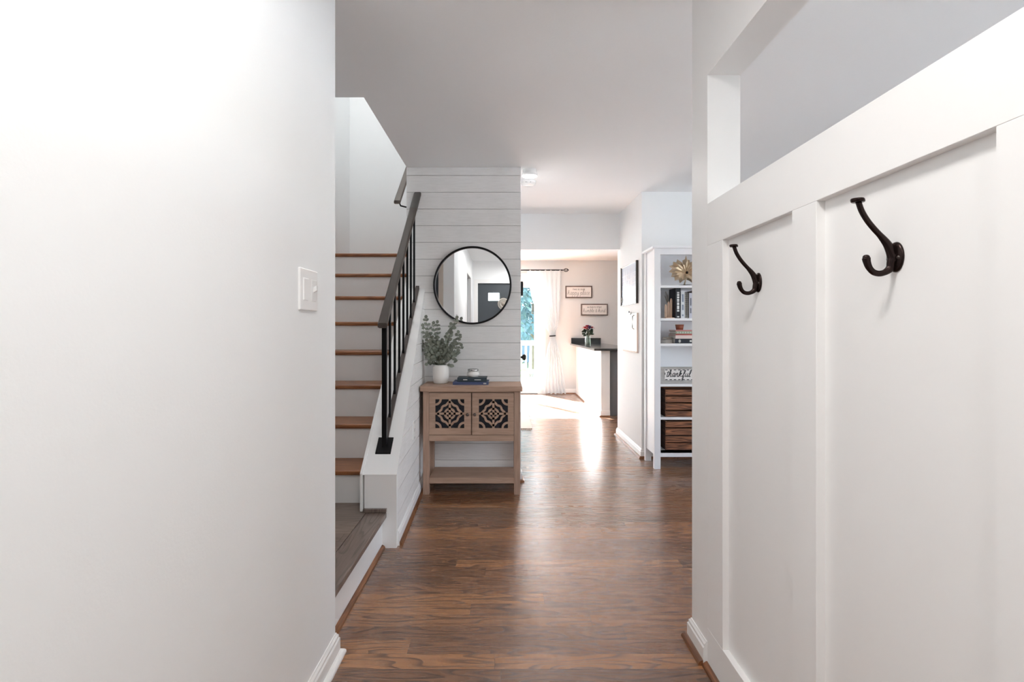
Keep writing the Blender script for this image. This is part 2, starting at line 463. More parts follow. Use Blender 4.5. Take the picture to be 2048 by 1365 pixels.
# front (entry) wall behind the camera: door hole X -.52..+.39
fw = B(-.735, -.52, -1.62, -1.5, 0, H); fw.box(-.52, .39, -1.62, -1.5, 2.03, H); fw.box(.39, 3.0, -1.62, -1.5, 0, H)
fw.box(3.0, 3.9, -1.62, -1.5, 0, .7); fw.box(3.0, 3.9, -1.62, -1.5, 2.15, H); fw.box(3.9, 4.2, -1.62, -1.5, 0, H)
struct(fw, 'wall_front', 'wall')
# right wall: pillar, half wall and header round the opening
rw = B(.705, .82, 1.75, 1.895, 0, H)
rw.box(.725, .82, -1.5, 1.75, 0, 1.60)
rw.box(.705, .82, -1.5, 1.75, 2.07, H); rw.box(.705, .82, -1.5, .1, 1.6, 2.07)
struct(rw, 'wall_right', 'panel')
# landing side wall behind stairs, left stair wall, end wall of the well
lp = B(-1.84, -1.60, 1.68, 1.80, 0, H); lp.box(-1.60, -.80, 1.68, 1.80, 2.22, H); lp.box(-.80, -.735, 1.68, 1.8, 0, H)
struct(lp, 'wall_landing', 'wall')
struct(B(-1.84, -1.72, 1.8, 5.5, 0, 5.0), 'wall_stairs', 'wall')
struct(B(-1.84, -.652, 5.5, 5.62, 0, 5.0), 'wall_stairwell', 'wall')
struct(B(-1.72, -.652, 2.595, 2.715, 2.74, 5.0), 'wall_upper', 'wall')
# wall between stair and hall (plane X=-.772) + hall closet box, shiplap on the face at Y=3.88
sw = B(-.772, -.652, 3.892, 5.5, 0, H); sw.box(-.772, -.652, 2.715, 5.5, 2.74, 5.0)
sw.box(-.652, -.008, 3.892, 4.0, 0, H)
struct(sw, 'wall_closet', 'wall')
cs = B(-.008, .112, 3.892, 3.96, 0, H); cs.box(-.008, .112, 3.96, 4.78, 2.04, H); cs.box(-.008, .112, 4.78, 5.62, 0, H)
cs.box(-.652, -.008, 5.5, 5.62, 0, H)
struct(cs, 'wall_hall', 'wall')
struct(B(-1.84, -.652, 2.6, 5.62, 5.0, 5.1), 'ceiling_stairwell', 'ceiling')
# shiplap boards on the end face
Z0, DZ = 1.2044, .130
def zlines():
    return [Z0+DZ*k for k in range(-9, 10)]
zs = [0.0]+[z for z in zlines() if .02 < z < 2.43]+[2.44]
ship = MB(); G_ = .0016
for a, b in zip(zs[:-1], zs[1:]):
    ship.box(-.772, .115, 3.880, 3.892, a+G_, b-G_)
sh = struct(ship, 'wall_shiplap', 'shiplap', bevel=.0006, seg=1)
gb = struct(B(-.772, .115, 3.888, 3.893, 0, 2.44), 'board_groove', 'groove', sh)
# knee wall beside the stair, angled a touch
KF, KB = 2.694, 3.880
def kx(y): return -.590-(y-KF)*(.040/(KB-KF))
SL = (1.494-.396)/(KB-KF)
def kz(y): return .396+SL*(y-KF)
km = MB()
# body (prism in YZ extruded along X), left -.763..-.772
vs = []
for (y, z) in ((KF+.03, 0), (KB, 0), (KB, kz(KB)), (KF+.03, kz(KF+.03))):
    vs += [(-.763-(y-KF)*.0076, y, z), (kx(y)-.012 if y > KF+.01 else kx(y), y, z)]
km.add(vs, [(0, 2, 4, 6), (1, 7, 5, 3), (0, 1, 3, 2), (2, 3, 5, 4), (4, 5, 7, 6), (6, 7, 1, 0)])
# square end post
km.prism([(-.763, KF, 0), (-.763, KF+.03, 0), (-.763, KF+.03, kz(KF+.03)), (-.763, KF, .396)], (.173, 0, 0))
kn = struct(km, 'wall_knee', 'trim')
# shiplap on its hall side
def clip(poly, fn):
    out = []
    for i in range(len(poly)):
        p, q = poly[i], poly[(i+1) % len(poly)]
        a, b = fn(p), fn(q)
        if a >= 0: out.append(p)
        if (a >= 0) != (b >= 0):
            t = a/(a-b); out.append((p[0]+(q[0]-p[0])*t, p[1]+(q[1]-p[1])*t))
    return out
ks = MB()
for a, b in zip(zs[:-1], zs[1:]):
    poly = [(KF+.02, a+G_), (KB, a+G_), (KB, b-G_), (KF+.02, b-G_)]
    poly = clip(poly, lambda p: kz(p[0])-.006-p[1])
    if len(poly) < 3: continue
    ks.prism([(kx(y)-.010, y, z) for y, z in poly], (.0095, 0, 0))
struct(ks, 'knee_boards', 'shiplap', kn)
cap = MB()
vs = []
for y in (KF-.002, KB):
    for dx, dz in ((-.772-(y-KF)*.0076, 0), (kx(y)+.002, 0), (kx(y)+.002, .004), (-.772-(y-KF)*.0076, .004)):
        vs.append((dx, y, kz(y)+dz-.001))
cap.add(vs, [(0, 1, 2, 3), (7, 6, 5, 4), (0, 4, 5, 1), (1, 5, 6, 2), (2, 6, 7, 3), (3, 7, 4, 0)])
struct(cap, 'knee_cap', 'trim', kn)
sk = MB().prism([(-.772, KF-.004, .198), (-.772, KB, .198+.3), (-.772, KB, kz(KB)+.006), (-.772, KF-.004, .402)], (-.014, 0, 0))
struct(sk, 'skirt_board', 'trim', kn)
sf = MB().prism([(-.763, KF-.018, .197), (-.642, KF-.018, .197), (-.642, KF, .197), (-.763, KF, .197)], (0, 0, .018))
struct(sf, 'post_shoe', 'landing_edge', kn)
# hall right wall (far), bookcase wall, living room walls
struct(B(1.243, 4.3, 4.58, 4.70, 0, H).box(1.243, 1.363, 4.70, 5.57, 0, H), 'wall_bookcase', 'wall')
lr = B(4.2, 4.32, -1.62, .1, 0, H); lr.box(4.2, 4.32, .1, 3.1, 0, .6); lr.box(4.2, 4.32, .1, 3.1, 2.2, H); lr.box(4.2, 4.32, 3.1, 9.27, 0, H)
struct(lr, 'wall_living', 'wall')
struct(B(.112, 1.243, 5.45, 5.57, 2.05, H), 'trim_1', 'wall')
# far wall with sliding door hole X -1.28..+.64, Z 0..2.13
fr = B(-3.0, -1.28, 9.15, 9.27, 0, H); fr.box(-1.28, .64, 9.15, 9.27, 2.13, H); fr.box(.64, 4.2, 9.15, 9.27, 0, H)
struct(fr, 'wall_far', 'grey_wall')
struct(B(-3.12, -3.0, 5.5, 9.27, 0, H).box(-3.0, -1.84, 5.5, 5.62, 0, H), 'wall_dining', 'wall')
# pony wall under the counter
struct(B(1.281, 1.400, 6.74, 9.15, 0, .889), 'wall_pony', 'wall')

# skirtings : profile (offset, z)
def bprof(h=.085, t=.015):
    return [(0, 0), (t, 0), (t, h*.72), (t*.72, h*.78), (t*.72, h*.88), (t*.35, h*.95), (t*.25, h), (0, h)]
def sprof(r=.017, base=0):
    return [(base, 0), (base+r, 0), (base+r*.95, r*.45), (base+r*.7, r*.8), (base+r*.3, r*1.08), (base, r*1.15)]
def skirt(name, path, h=.085, t=.015, shoe='shoe', mat='trim', sh=.017):
    o = struct(MB().sweep(path, bprof(h, t)), name, mat)
    if shoe: struct(MB().sweep(path, sprof(sh, t)), 'shoe_moulding', shoe, o)
    return o
skirt('baseboard_left', [(-.667, 1.80), (-.615, 1.80), (-.615, .10)], .085, .014, 'trim')
skirt('baseboard_knee', [(kx(KB)-.001, KB-.001), (kx(KF+.03)-.001, KF+.03)], .085, .012)
skirt('baseboard_closet', [(.112, 5.4), (.112, 4.85)], .085)
skirt('baseboard_hall', [(.112, 3.958), (.112, 3.880), (-.615, 3.880)], .085, .014)
skirt('baseboard_right', [(.705, 1.752), (.705, 1.895), (.82, 1.895)], .085, .014)
skirt('baseboard_panelling', [(.704, -1.48), (.704, 1.748)], .02, .001, 'shoe')
skirt('baseboard_far', [(1.28, 9.15), (.72, 9.15)], .09)
skirt('baseboard_bookcase', [(4.19, 4.58), (1.243, 4.58), (1.243, 5.57), (1.363, 5.57)], .085)
skirt('baseboard_pony', [(1.40, 6.74), (1.281, 6.74), (1.281, 9.14)], .085, .012)
skirt('baseboard_front', [(-.614, -1.5), (-.52-.07, -1.5)], .085)

# board and batten panelling on the half wall (recess at X .725, rails/stiles at .705)
pn = MB()
pn.box(.705, .82, .10, 1.75, 1.472, 1.62)         # top rail and sill
pn.box(.705, .82, -1.5, .10, 1.472, 1.60)
pn.box(.705, .726, -1.5, 1.75, 0, .135)
for a, b in ((1.628, 1.75), (1.136, 1.233), (.62, .72), (.12, .22), (-.38, -.28), (-.88, -.78), (-1.5, -1.38)):
    pn.box(.705, .726, a, b, .135, 1.472)
struct(pn, 'trim_2', 'panel', bevel=.001, seg=1)

# sliding door
d1 = thing('door_1', (-.32, 9.2, 0), 'x', 'x'); del d1['label'], d1['category']; d1['kind'] = 'structure'
fm = MB()
fm.box(-1.28, -1.21, 9.12, 9.28, 0, 2.13); fm.box(.575, .64, 9.12, 9.28, 0, 2.13); fm.box(-1.21, .575, 9.12, 9.28, 2.02, 2.13)
fm.box(-1.21, .575, 9.13, 9.28, 0, .035)
fm.build('door_frame', 'trim', d1, bevel=.003)
B(-1.21, .575, 9.09, 9.13, 0, .012).build('threshold', 'grey_frame', d1)
B(-1.36, .73, 9.125, 9.151, 2.13, 2.20).box(-1.36, -1.28, 9.125, 9.151, 0, 2.13).box(.64, .72, 9.125, 9.151, 0, 2.13).build('casing', 'trim', d1)
for (x0, x1, y) in ((-.37, .575, 9.16), (-1.21, -.31, 9.22)):
    p = MB(); s_ = .055
    p.box(x0, x0+s_, y, y+.035, .035, 2.02); p.box(x1-s_, x1, y, y+.035, .035, 2.02)
    p.box(x0+s_, x1-s_, y, y+.035, 1.95, 2.02); p.box(x0+s_, x1-s_, y, y+.035, .035, .12)
    q = p.build('sliding_panel', 'trim', d1, bevel=.002)
    B(x0+s_, x1-s_, y+.014, y+.019, .12, 1.95).build('pane', 'glass', q)
hd = MB(); hd.tube([(.545, 9.155, 1.11), (.53, 9.115, 1.09), (.53, 9.105, 1.03), (.53, 9.115, .97), (.545, 9.155, .95)], .009)
hd.build('handle', 'white_plastic', d1)

# front door (seen in the round mirror)
d2 = thing('door_2', (-.065, -1.55, 0), 'x', 'x'); del d2['label'], d2['category']; d2['kind'] = 'structure'
p = MB(); wx0, wx1, wz0, wz1 = -.327, -.123, 1.71, 1.855
p.box(-.52, wx0, -1.57, -1.53, 0, 2.03); p.box(wx1, .39, -1.57, -1.53, 0, 2.03); p.box(wx0, wx1, -1.57, -1.53, 0, wz0); p.box(wx0, wx1, -1.57, -1.53, wz1, 2.03)
p.box(-.40, -.02, -1.53, -1.524, .25, 1.35)
p.build('door_leaf', 'dark_door', d2)
q = MB(); q.box(wx0-.02, wx1+.02, -1.532, -1.522, wz0-.02, wz0); q.box(wx0-.02, wx1+.02, -1.532, -1.522, wz1, wz1+.02); q.box(wx0-.02, wx0, -1.532, -1.522, wz0, wz1); q.box(wx1, wx1+.02, -1.532, -1.522, wz0, wz1)
q.build('window_bead', 'dark_door', d2)
B(wx0, wx1, -1.555, -1.55, wz0, wz1).build('pane', 'glass', d2)
q = MB(); q.box(-.59, -.52, -1.51, -1.485, 0, 2.03); q.box(.39, .46, -1.51, -1.485, 0, 2.03); q.box(-.59, .46, -1.51, -1.485, 2.03, 2.10)
q.build('casing', 'trim', d2)
MB().lathe([(0, 0), (.02, 0), (.03, .02), (.028, .045), (0, .06)], (-.44, -1.53, .95), (0, 1, 0)).build('knob', 'black_metal', d2)
# dark door off the landing
d3 = thing('door_3', (-1.2, 1.74, .195), 'x', 'x'); del d3['label'], d3['category']; d3['kind'] = 'structure'
B(-1.60, -.80, 1.72, 1.76, .2, 2.22).build('door_leaf', 'dark_door', d3)
q = MB(); q.box(-.80, -.745, 1.80, 1.815, .2, 2.28); q.box(-1.66, -1.60, 1.80, 1.815, .2, 2.28); q.box(-1.60, -.80, 1.80, 1.815, 2.22, 2.28)
q.build('casing', col('beige_casing', (205, 192, 180)), d3)
# dark door in the left wall, behind the camera
d4 = thing('door_4', (-.66, -.4, 0), 'x', 'x'); del d4['label'], d4['category']; d4['kind'] = 'structure'
B(-.70, -.66, -.82, .02, 0, 2.05).build('door_leaf', 'dark_door', d4)
q = MB(); q.box(-.615, -.6, .02, .09, 0, 2.05); q.box(-.615, -.6, -.89, -.82, 0, 2.05); q.box(-.615, -.6, -.89, .09, 2.05, 2.12)
q.build('casing', 'trim', d4)
# white closet door just round the corner of the shiplap wall
d5 = thing('door_5', (.1, 4.37, 0), 'x', 'x'); del d5['label'], d5['category']; d5['kind'] = 'structure'
B(.06, .10, 3.96, 4.78, 0, 2.04).build('door_leaf', 'trim', d5)
MB().lathe([(0, 0), (.026, 0), (.026, .006), (.010, .012), (.010, .03), (.022, .036), (.026, .05), (.018, .062), (0, .064)], (.10, 4.05, .953), (1, 0, 0), 20).build('knob', 'black_metal', d5)

# windows of the living room (out of view, they light it)
def win(name, box, axis, mull):
    x0, x1, y0, y1, z0, z1 = box
    wd = thing(name, ((x0+x1)/2, (y0+y1)/2, z0), 'x', 'x'); del wd['label'], wd['category']; wd['kind'] = 'structure'
    m_ = MB(); t = .05
    m_.box(x0, x1, y0, y1, z0, z0+t); m_.box(x0, x1, y0, y1, z1-t, z1)
    n = mull
    for i in range(n+1):
        if axis == 'y':
            c = y0+(y1-y0)*i/n; c = min(max(c, y0+t/2), y1-t/2); m_.box(x0, x1, c-t/2, c+t/2, z0, z1)
        else:
            c = x0+(x1-x0)*i/n; c = min(max(c, x0+t/2), x1-t/2); m_.box(c-t/2, c+t/2, y0, y1, z0, z1)
    m_.build('window_frame', 'trim', wd)
    xc, yc = (x0+x1)/2, (y0+y1)/2
    (B(xc-.003, xc+.003, y0+.02, y1-.02, z0+.02, z1-.02) if axis == 'y' else B(x0+.02, x1-.02, yc-.003, yc+.003, z0+.02, z1-.02)).build('pane', 'glass', wd)
win('window_1', (4.22, 4.28, .1, 3.1, .6, 2.2), 'y', 3)
win('window_2', (3.0, 3.9, -1.60, -1.54, .7, 2.15), 'x', 3)

# ================================================================ STAIRS
st = thing('staircase', (-1.2, 2.9, .0), 'oak-treaded staircase with white risers climbing from a grey wood landing', 'staircase')
NB, TR, RR = 2.81, .252, .213           # first nosing plane, run, rise
ZU = 1.18-.2936*NB                       # underside of first nosing
SX0, SX1 = -1.72, -.778
NT = .030
lm = MB().box(-1.72, -.752, 1.815, NB+.03, .165, .195)
lm.build('landing_floor', 'landing', st)
MB().prism([(-.752, 1.80, .165), (-.752, 2.692, .165), (-.752, 2.692, .195), (-.752, 1.80, .195)], (.110, 0, 0)).build('landing_nosing', 'landing_edge', st, bevel=.006)
B(-.70, -.667, 1.80, 2.694, 0, .165).build('landing_riser', 'trim', st)
MB().sweep([(-.667, 2.692), (-.667, 1.815)], sprof(.017, 0)).build('riser_shoe', 'shoe', st)
B(-1.72, SX1, NB+.025, NB+.045, .195, ZU).build('riser', 'trim', st)
for n in range(8):
    y = NB+TR*n; zt = ZU+RR*n+NT
    yb = y+TR+.03 if n < 7 else 5.5
    prof = [(yb, zt-NT), (y+.012, zt-NT), (y+.003, zt-NT+.006), (y, zt-NT/2), (y+.003, zt-.006), (y+.012, zt), (yb, zt)]
    MB().prism([(SX0, a, b) for a, b in prof], (SX1-SX0, 0, 0)).build('tread', 'tread', st)
    MB().prism([(SX0, y+.026, zt-NT), (SX0, y+.038, zt-NT), (SX0, y+.026, zt-NT-.012)], (SX1-SX0, 0, 0)).build('cove_strip', 'tread', st)
    if n < 7:
        B(SX0, SX1, yb-.005, yb+.015, zt, zt-NT+RR).build('riser', 'trim', st)
# side skirt inside wall
MB().prism([(SX1-.001, KB, .5), (SX1-.001, 5.3, 1.6), (SX1-.001, 5.4, 2.1), (SX1-.001, 4.57, 2.05), (SX1-.001, KB, kz(KB))], (-.012, 0, 0)).build('stringer', 'trim', st)

# railing
RX = -.686
rl = thing('stair_railing', (RX, 2.82, kz(2.82)), 'black metal stair railing with brown handrail on the low white wall', 'railing')
y0r, y1r = 2.775, 3.87
z0r = 1.193; RS = .935
def rz(y): return z0r+RS*(y-y0r)
hr = MB()
prof = [(-.027, -.002), (-.027, .014), (-.020, .022), (.020, .022), (.027, .014), (.027, -.002), (.018, -.008), (-.018, -.008)]
vs = [(RX+a, y, rz(y)+b) for y in (y0r, y1r) for a, b in prof]
k = len(prof)
hr.add(vs, [tuple(range(k)), tuple(range(2*k-1, k-1, -1))]+[(i, i+k, (i+1) % k+k, (i+1) % k) for i in range(k)])
hr.build('handrail', 'rail_wood', rl, bevel=.002)
ym = 3.70
vs = [(RX+a*1.03, y, rz(y)+b*1.03+.0005) for y in (ym, y1r+.005) for a, b in prof]
MB().add(vs, [tuple(range(k)), tuple(range(2*k-1, k-1, -1))]+[(i, i+k, (i+1) % k+k, (i+1) % k) for i in range(k)]).build('rail_sleeve', col('rail_grey', (84, 80, 77), .6), rl)
B(RX-.0135, RX+.0135, 2.812, 2.839, kz(2.825)-.02, rz(2.82)).build('newel_post', 'black_metal', rl, bevel=.002)
def tilted_plate(x0, x1, ya, yb, th, up=.004):
    vs = []
    for y in (ya, yb):
        for x, dz in ((x0, 0), (x1, 0), (x1, th), (x0, th)): vs.append((x, y, kz(y)+dz+up))
    return MB().add(vs, [(0, 1, 2, 3), (7, 6, 5, 4), (0, 4, 5, 1), (1, 5, 6, 2), (2, 6, 7, 3), (3, 7, 4, 0)])
bp = tilted_plate(RX-.043, RX+.043, 2.785, 2.862, .007, .003).build('base_plate', 'black_metal', rl, bevel=.001)
tilted_plate(RX-.013, RX+.013, 2.865, 3.876, .026, .002).build('bottom_rail', simple('bottom_rail_brown', (66, 54, 50), .5), rl, bevel=.002)
for i in range(7):
    y = 2.955+.13*i
    B(RX-.0065, RX+.0065, y-.0065, y+.0065, kz(y)+.0, rz(y)).build('baluster', 'black_metal', rl)

# wall handrail in the stairwell
wh = thing('wall_handrail', (-.86, 3.95, 2.19), 'grey-brown handrail bracketed to the stairwell wall above the shiplap edge', 'handrail')
vs = [(-.860+a*.98, y, 2.178+.9*(y-3.95)+b) for y in (3.95, 5.4) for a, b in prof]
MB().add(vs, [tuple(range(k)), tuple(range(2*k-1, k-1, -1))]+[(i, i+k, (i+1) % k+k, (i+1) % k) for i in range(k)]).build('rail', col('wall_rail_brown', (104, 94, 87), .5), wh, bevel=.002)
br = MB(); br.tube([(-.85, 3.99, 2.19), (-.84, 3.985, 2.165), (-.80, 3.985, 2.155), (-.775, 3.985, 2.15)], .006)
br.prism([(-.772, 3.97, 2.12), (-.772, 4.0, 2.12), (-.772, 4.0, 2.185), (-.772, 3.97, 2.185)], (-.006, 0, 0))
br.build('bracket', 'black_metal', wh)

# ================================================================ CONSOLE
TX0, TX1, TY0, TY1, TZ = -.609, .116, 3.54, 3.868, .776
ct = thing('console_table', (-.247, 3.70, 0), 'pinkish-brown wooden console cabinet with two fretwork doors below the round mirror', 'console table')
B(TX0, TX1, TY0, TY1, TZ-.038, TZ).build('table_top', 'con_x', ct, bevel=.003)
LX0, LX1, LY0, LY1 = -.592, .101, 3.565, 3.855
L = .043
for x in (LX0, LX1-L):
    for y in (LY0, LY1-L):
        B(x, x+L, y, y+L, 0, TZ-.038).build('leg', 'con_z', ct, bevel=.0015)
def pz(py, Y=3.565): return 1.18-(py-659)/1000*Y
zc0, zc1 = pz(883), TZ-.038
cb = MB()
cb.box(LX0+L, LX1-L, LY0+.030, LY1-.01, zc0, zc0+.018)
cb.box(LX0+L-.01, LX0+L+.008, LY0+L, LY1-L, zc0, zc1); cb.box(LX1-L-.008, LX1-L+.01, LY0+L, LY1-L, zc0, zc1)
cb.box(LX0+L, LX1-L, LY1-.02, LY1-.008, zc0, zc1)
cb.build('cabinet_body', 'con_x', ct)
B(LX0+L, LX1-L, LY0+.003, LY0+.028, zc0, pz(871.2)).build('bottom_rail', 'con_x', ct, bevel=.001)
B(LX0+L, LX1-L, LY0+.003, LY0+.028, pz(785.5), zc1).build('top_rail', 'con_x', ct)
sh_ = B(LX0+L, LX1-L, LY0+.004, LY1-.003, .078, .119); sh_.build('shelf', 'con_x', ct, bevel=.002)
for (x0, x1, kxp) in ((-.5495, -.2475, 935), (-.2435, .0575, 949.4)):
    z0, z1 = pz(870.6), pz(786.2)
    yf = LY0+.002
    cx = (x0+x1)/2 + (-.003 if x0 < -.4 else .003); cz = pz(828.2); hs = .1035
    dm = MB()
    dm.box(x0+.0015, cx-hs, yf, yf+.018, z0+.001, z1-.001); dm.box(cx+hs, x1-.0015, yf, yf+.018, z0+.001, z1-.001)
    dm.box(cx-hs, cx+hs, yf, yf+.018, z0+.001, cz-hs); dm.box(cx-hs, cx+hs, yf, yf+.018, cz+hs, z1-.001)
    dr = dm.build('door', 'con_x', ct)
    pl = lambda u, v, d: Vector((cx+u*hs, yf+.002+d, cz+v*hs))
    lt = MB(); bw = .155; dp = .010
    lt.strip([(0, -1), (0, 1)], bw, pl, dp); lt.strip([(-1, 0), (1, 0)], bw, pl, dp)
    lt.strip([(.33*math.cos(a*math.pi/16), .33*math.sin(a*math.pi/16)) for a in range(32)], .15, pl, dp, True)
    def rq(t): return .70+.055*math.cos(4*t)+.050*math.cos(8*t)
    lt.strip([(rq(2*math.pi*a/96)*math.cos(2*math.pi*a/96), rq(2*math.pi*a/96)*math.sin(2*math.pi*a/96)) for a in range(96)], .15, pl, dp, True)
    for sx_ in (-1, 1):
        for sz_ in (-1, 1):
            lt.strip([(sx_*(1-.37*math.cos(a*math.pi/24)), sz_*(1-.37*math.sin(a*math.pi/24))) for a in range(13)], .15, pl, dp)
    lt.build('fretwork', 'con_x', dr)
    B(cx-hs-.01, cx+hs+.01, yf+.0185, yf+.022, cz-hs-.01, cz+hs+.01).build('backing', 'navy', dr)
    kx_ = (kxp-1012)/1000*3.56
    MB().lathe([(0, -.024), (.008, -.0235), (.0115, -.019), (.0115, -.015), (.006, -.010), (.005, 0)], (kx_, yf, pz(829.5)), (0, 1, 0), 20).build('knob', simple('pewter_knob', (110, 100, 95), .3, .9), dr)

# mirror
mc = (-.259, 3.872, 1.520)
rm = thing('round_mirror', (mc[0], 3.88, mc[2]), 'round black-framed mirror hanging on the shiplap wall above the console', 'mirror')
MB().lathe([(.288, 0), (.288, -.018), (.290, -.022), (.300, -.022), (.302, -.018), (.302, .006), (.288, .006)], mc, (0, 1, 0), 96).build('mirror_frame', 'black_metal', rm)
MB().lathe([(0, -.004), (.2895, -.004), (.2895, .004), (0, .004)], mc, (0, 1, 0), 96).build('mirror_glass', 'mirror', rm)
for p_ in rm.children:
    if p_.name.startswith('mirror_glass'):
        for f in p_.data.polygons: f.use_smooth = False

# plant
PX, PY = -.4875, 3.745
pp = thing('potted_plant', (PX, PY, TZ), 'grey-green leafy plant in a white ceramic pot on the console', 'plant')
MB().lathe([(0, 0), (.048, 0), (.054, .006), (.060, .045), (.0615, .10), (.060, .128), (.056, .138), (.050, .138), (.052, .12), (.052, .03), (0, .03)], (PX, PY, TZ+.0005), seg=48).build('pot', 'ceramic', pp)
MB().lathe([(0, .12), (.0525, .118)], (PX, PY, TZ), seg=24).build('soil', 'soil', pp)
ends = [(851, 638), (846, 655), (866, 650), (874, 648), (840, 692), (846, 686), (862, 672), (852, 672), (912, 639), (904, 652), (918, 668), (919, 678), (901, 664), (893, 672), (886, 684), (924, 694), (915, 705), (870, 692), (858, 714), (906, 712), (882, 728), (866, 722), (896, 716), (851, 700), (873, 703), (890, 700), (878, 690), (900, 695), (865, 683), (909, 686)]
stm = MB(); lf = MB(); rnd = random.Random(3)
def leaf(mb, p, d, nrm, ln, wd):
    d = d.normalized(); s = d.cross(nrm).normalized(); nn = s.cross(d)
    prof_ = [(0, 0), (.25, .38), (.55, .5), (.82, .36), (1, 0)]
    vs = []
    for t, w_ in prof_:
        c = p+d*ln*t+nn*(-.18*ln*t*t)
        vs += [c-s*wd*w_+nn*w_*wd*.25, c, c+s*wd*w_+nn*w_*wd*.25]
    fs = []
    for i in range(4): fs += [(i*3, i*3+1, i*3+4, i*3+3), (i*3+1, i*3+2, i*3+5, i*3+4)]
    mb.add(vs, fs, True)
for ex, ey in ends:
    Yd = PY+rnd.uniform(-.10, .07)
    E = Vector(((ex-1012)/1000*Yd, Yd, 1.18-(ey-659)/1000*Yd))
    S = Vector((PX+rnd.uniform(-.03, .03), PY+rnd.uniform(-.03, .03), TZ+.12))
    mid = Vector(((S.x*.55+E.x*.45)+(E.x-PX)*.15, S.y*.5+E.y*.5, S.z*.45+E.z*.55))
    pts = catmull([S, (S+mid)/2+Vector((rnd.uniform(-.01, .01), 0, .01)), mid, E], 5)
    stm.tube(pts, [.0022]*(len(pts)-4)+[.0012]*4, 5)
    L_ = sum((pts[i+1]-pts[i]).length for i in range(len(pts)-1))
    nl = max(3, int(L_/.032))
    for j in range(nl):
        t = .30+.70*(j+.5)/nl; i = min(int(t*(len(pts)-1)), len(pts)-2); p = pts[i].lerp(pts[i+1], t*(len(pts)-1)-i)
        tan = (pts[i+1]-pts[i]).normalized()
        a = rnd.uniform(0, 6.28)
        for sd in (0, math.pi):
            dd = tan*.5+Vector((math.cos(a+sd), .6*math.sin(a+sd), rnd.uniform(-.2, .4)))
            leaf(lf, p, dd, Vector((rnd.uniform(-.5, .5), -1, rnd.uniform(0, .9))), rnd.uniform(.022, .036), rnd.uniform(.020, .028))
    leaf(lf, E, Vector((rnd.uniform(-.6, .6), -.2, 1)), Vector((0, -1, .3)), .03, .026)
for i in range(60):
    a = rnd.uniform(0, 6.28); r = rnd.uniform(.02, .11)
    p = Vector((PX+r*math.cos(a), PY+r*math.sin(a)*.8, TZ+rnd.uniform(.135, .30)))
    leaf(lf, p, Vector((math.cos(a), math.sin(a), rnd.uniform(-.5, .9))), Vector((0, -1, .6)), rnd.uniform(.026, .04), rnd.uniform(.022, .032))
stm.build('stems', 'stem', pp); lf.build('foliage', 'leaf', pp)

# books and candle on the console
def flat_book(name, x0, x1, y0, y1, z0, z1, cm_, label, cat='book', group=None, spine='front', marks=None):
    b = thing(name, ((x0+x1)/2, (y0+y1)/2, z0), label, cat, group); t = .0022
    c = MB(); c.box(x0, x1, y0, y1, z0, z0+t); c.box(x0, x1, y0, y1, z1-t, z1); c.box(x0, x1, y0, y0+t, z0+t, z1-t)
    c.build('cover', cm_, b)
    B(x0+.004, x1-.004, y0+t, y1-.004, z0+t, z1-t).build('pages', 'paper', b)
    if marks:
        m_ = MB()
        for u0, u1, v0, v1 in marks:
            m_.box(x0+(x1-x0)*u0, x0+(x1-x0)*u1, y0-.0006, y0, z0+(z1-z0)*v0, z0+(z1-z0)*v1)
        m_.build('spine_lettering', col('pale_gilt', (200, 200, 195)), b)
    return b
flat_book('book', -.387, -.128, 3.63, 3.815, TZ, TZ+.020, col('blue_cloth', (66, 76, 112)), 'blue hardback book, lower of the two lying on the console', marks=[(.86, .94, .3, .7)])
flat_book('book', -.356, -.140, 3.65, 3.80, TZ+.0205, TZ+.049, col('green_cloth', (46, 58, 66)), 'dark blue-green book lying under the white candle jar', marks=[(.2, .34, .4, .65), (.58, .8, .4, .6)])
cz_ = TZ+.0495
cj = thing('candle_jar', (-.245, 3.72, cz_), 'small squat white candle jar with a silver lid on the stacked books', 'candle')
MB().lathe([(0, 0), (.034, 0), (.043, .008), (.0475, .02), (.044, .034), (.036, .040), (.036, .044), (0, .044)], (-.245, 3.72, cz_), seg=40).build('jar', 'ceramic', cj)
MB().lathe([(0, .044), (.040, .044), (.0415, .048), (.0405, .058), (.034, .060), (.028, .057), (0, .057)], (-.245, 3.72, cz_), seg=40).build('lid', 'chrome', cj)

# outlet on the knee wall boards
oy = 3.30
ol = thing('wall_outlet', (kx(oy), oy, .47), 'white electrical outlet plate on the board-clad low stair wall', 'outlet')
xo = kx(oy)+.0005
B(xo-.002, xo+.006, oy-.036, oy+.036, .455, .575).build('plate', 'white_plastic', ol, bevel=.002)
for z_ in (.488, .542): B(xo+.004, xo+.0075, oy-.016, oy+.016, z_-.016, z_+.016).build('socket', col('socket_face', (225, 225, 222), .3), ol, bevel=.002)

# light switch on the left wall
ls = thing('light_switch', (-.615, 1.545, 1.30), 'white two-gang light switch on the bright left wall', 'light switch')
B(-.616, -.608, 1.478, 1.615, 1.238, 1.365).build('switch_plate', 'white_plastic', ls, bevel=.003)
MB().box(-.610, -.6045, 1.498, 1.532, 1.268, 1.335).build('rocker', 'white_plastic', ls, bevel=.0015)
B(-.610, -.6065, 1.563, 1.597, 1.268, 1.335).build('dimmer_frame', col('switch_shade', (232, 232, 232), .3), ls, bevel=.001)
MB().prism([(-.6065, 1.574, 1.296), (-.6065, 1.586, 1.296), (-.6065, 1.586, 1.312), (-.6065, 1.574, 1.312)], (.010, 0, .006)).build('toggle', 'white_plastic', ls)

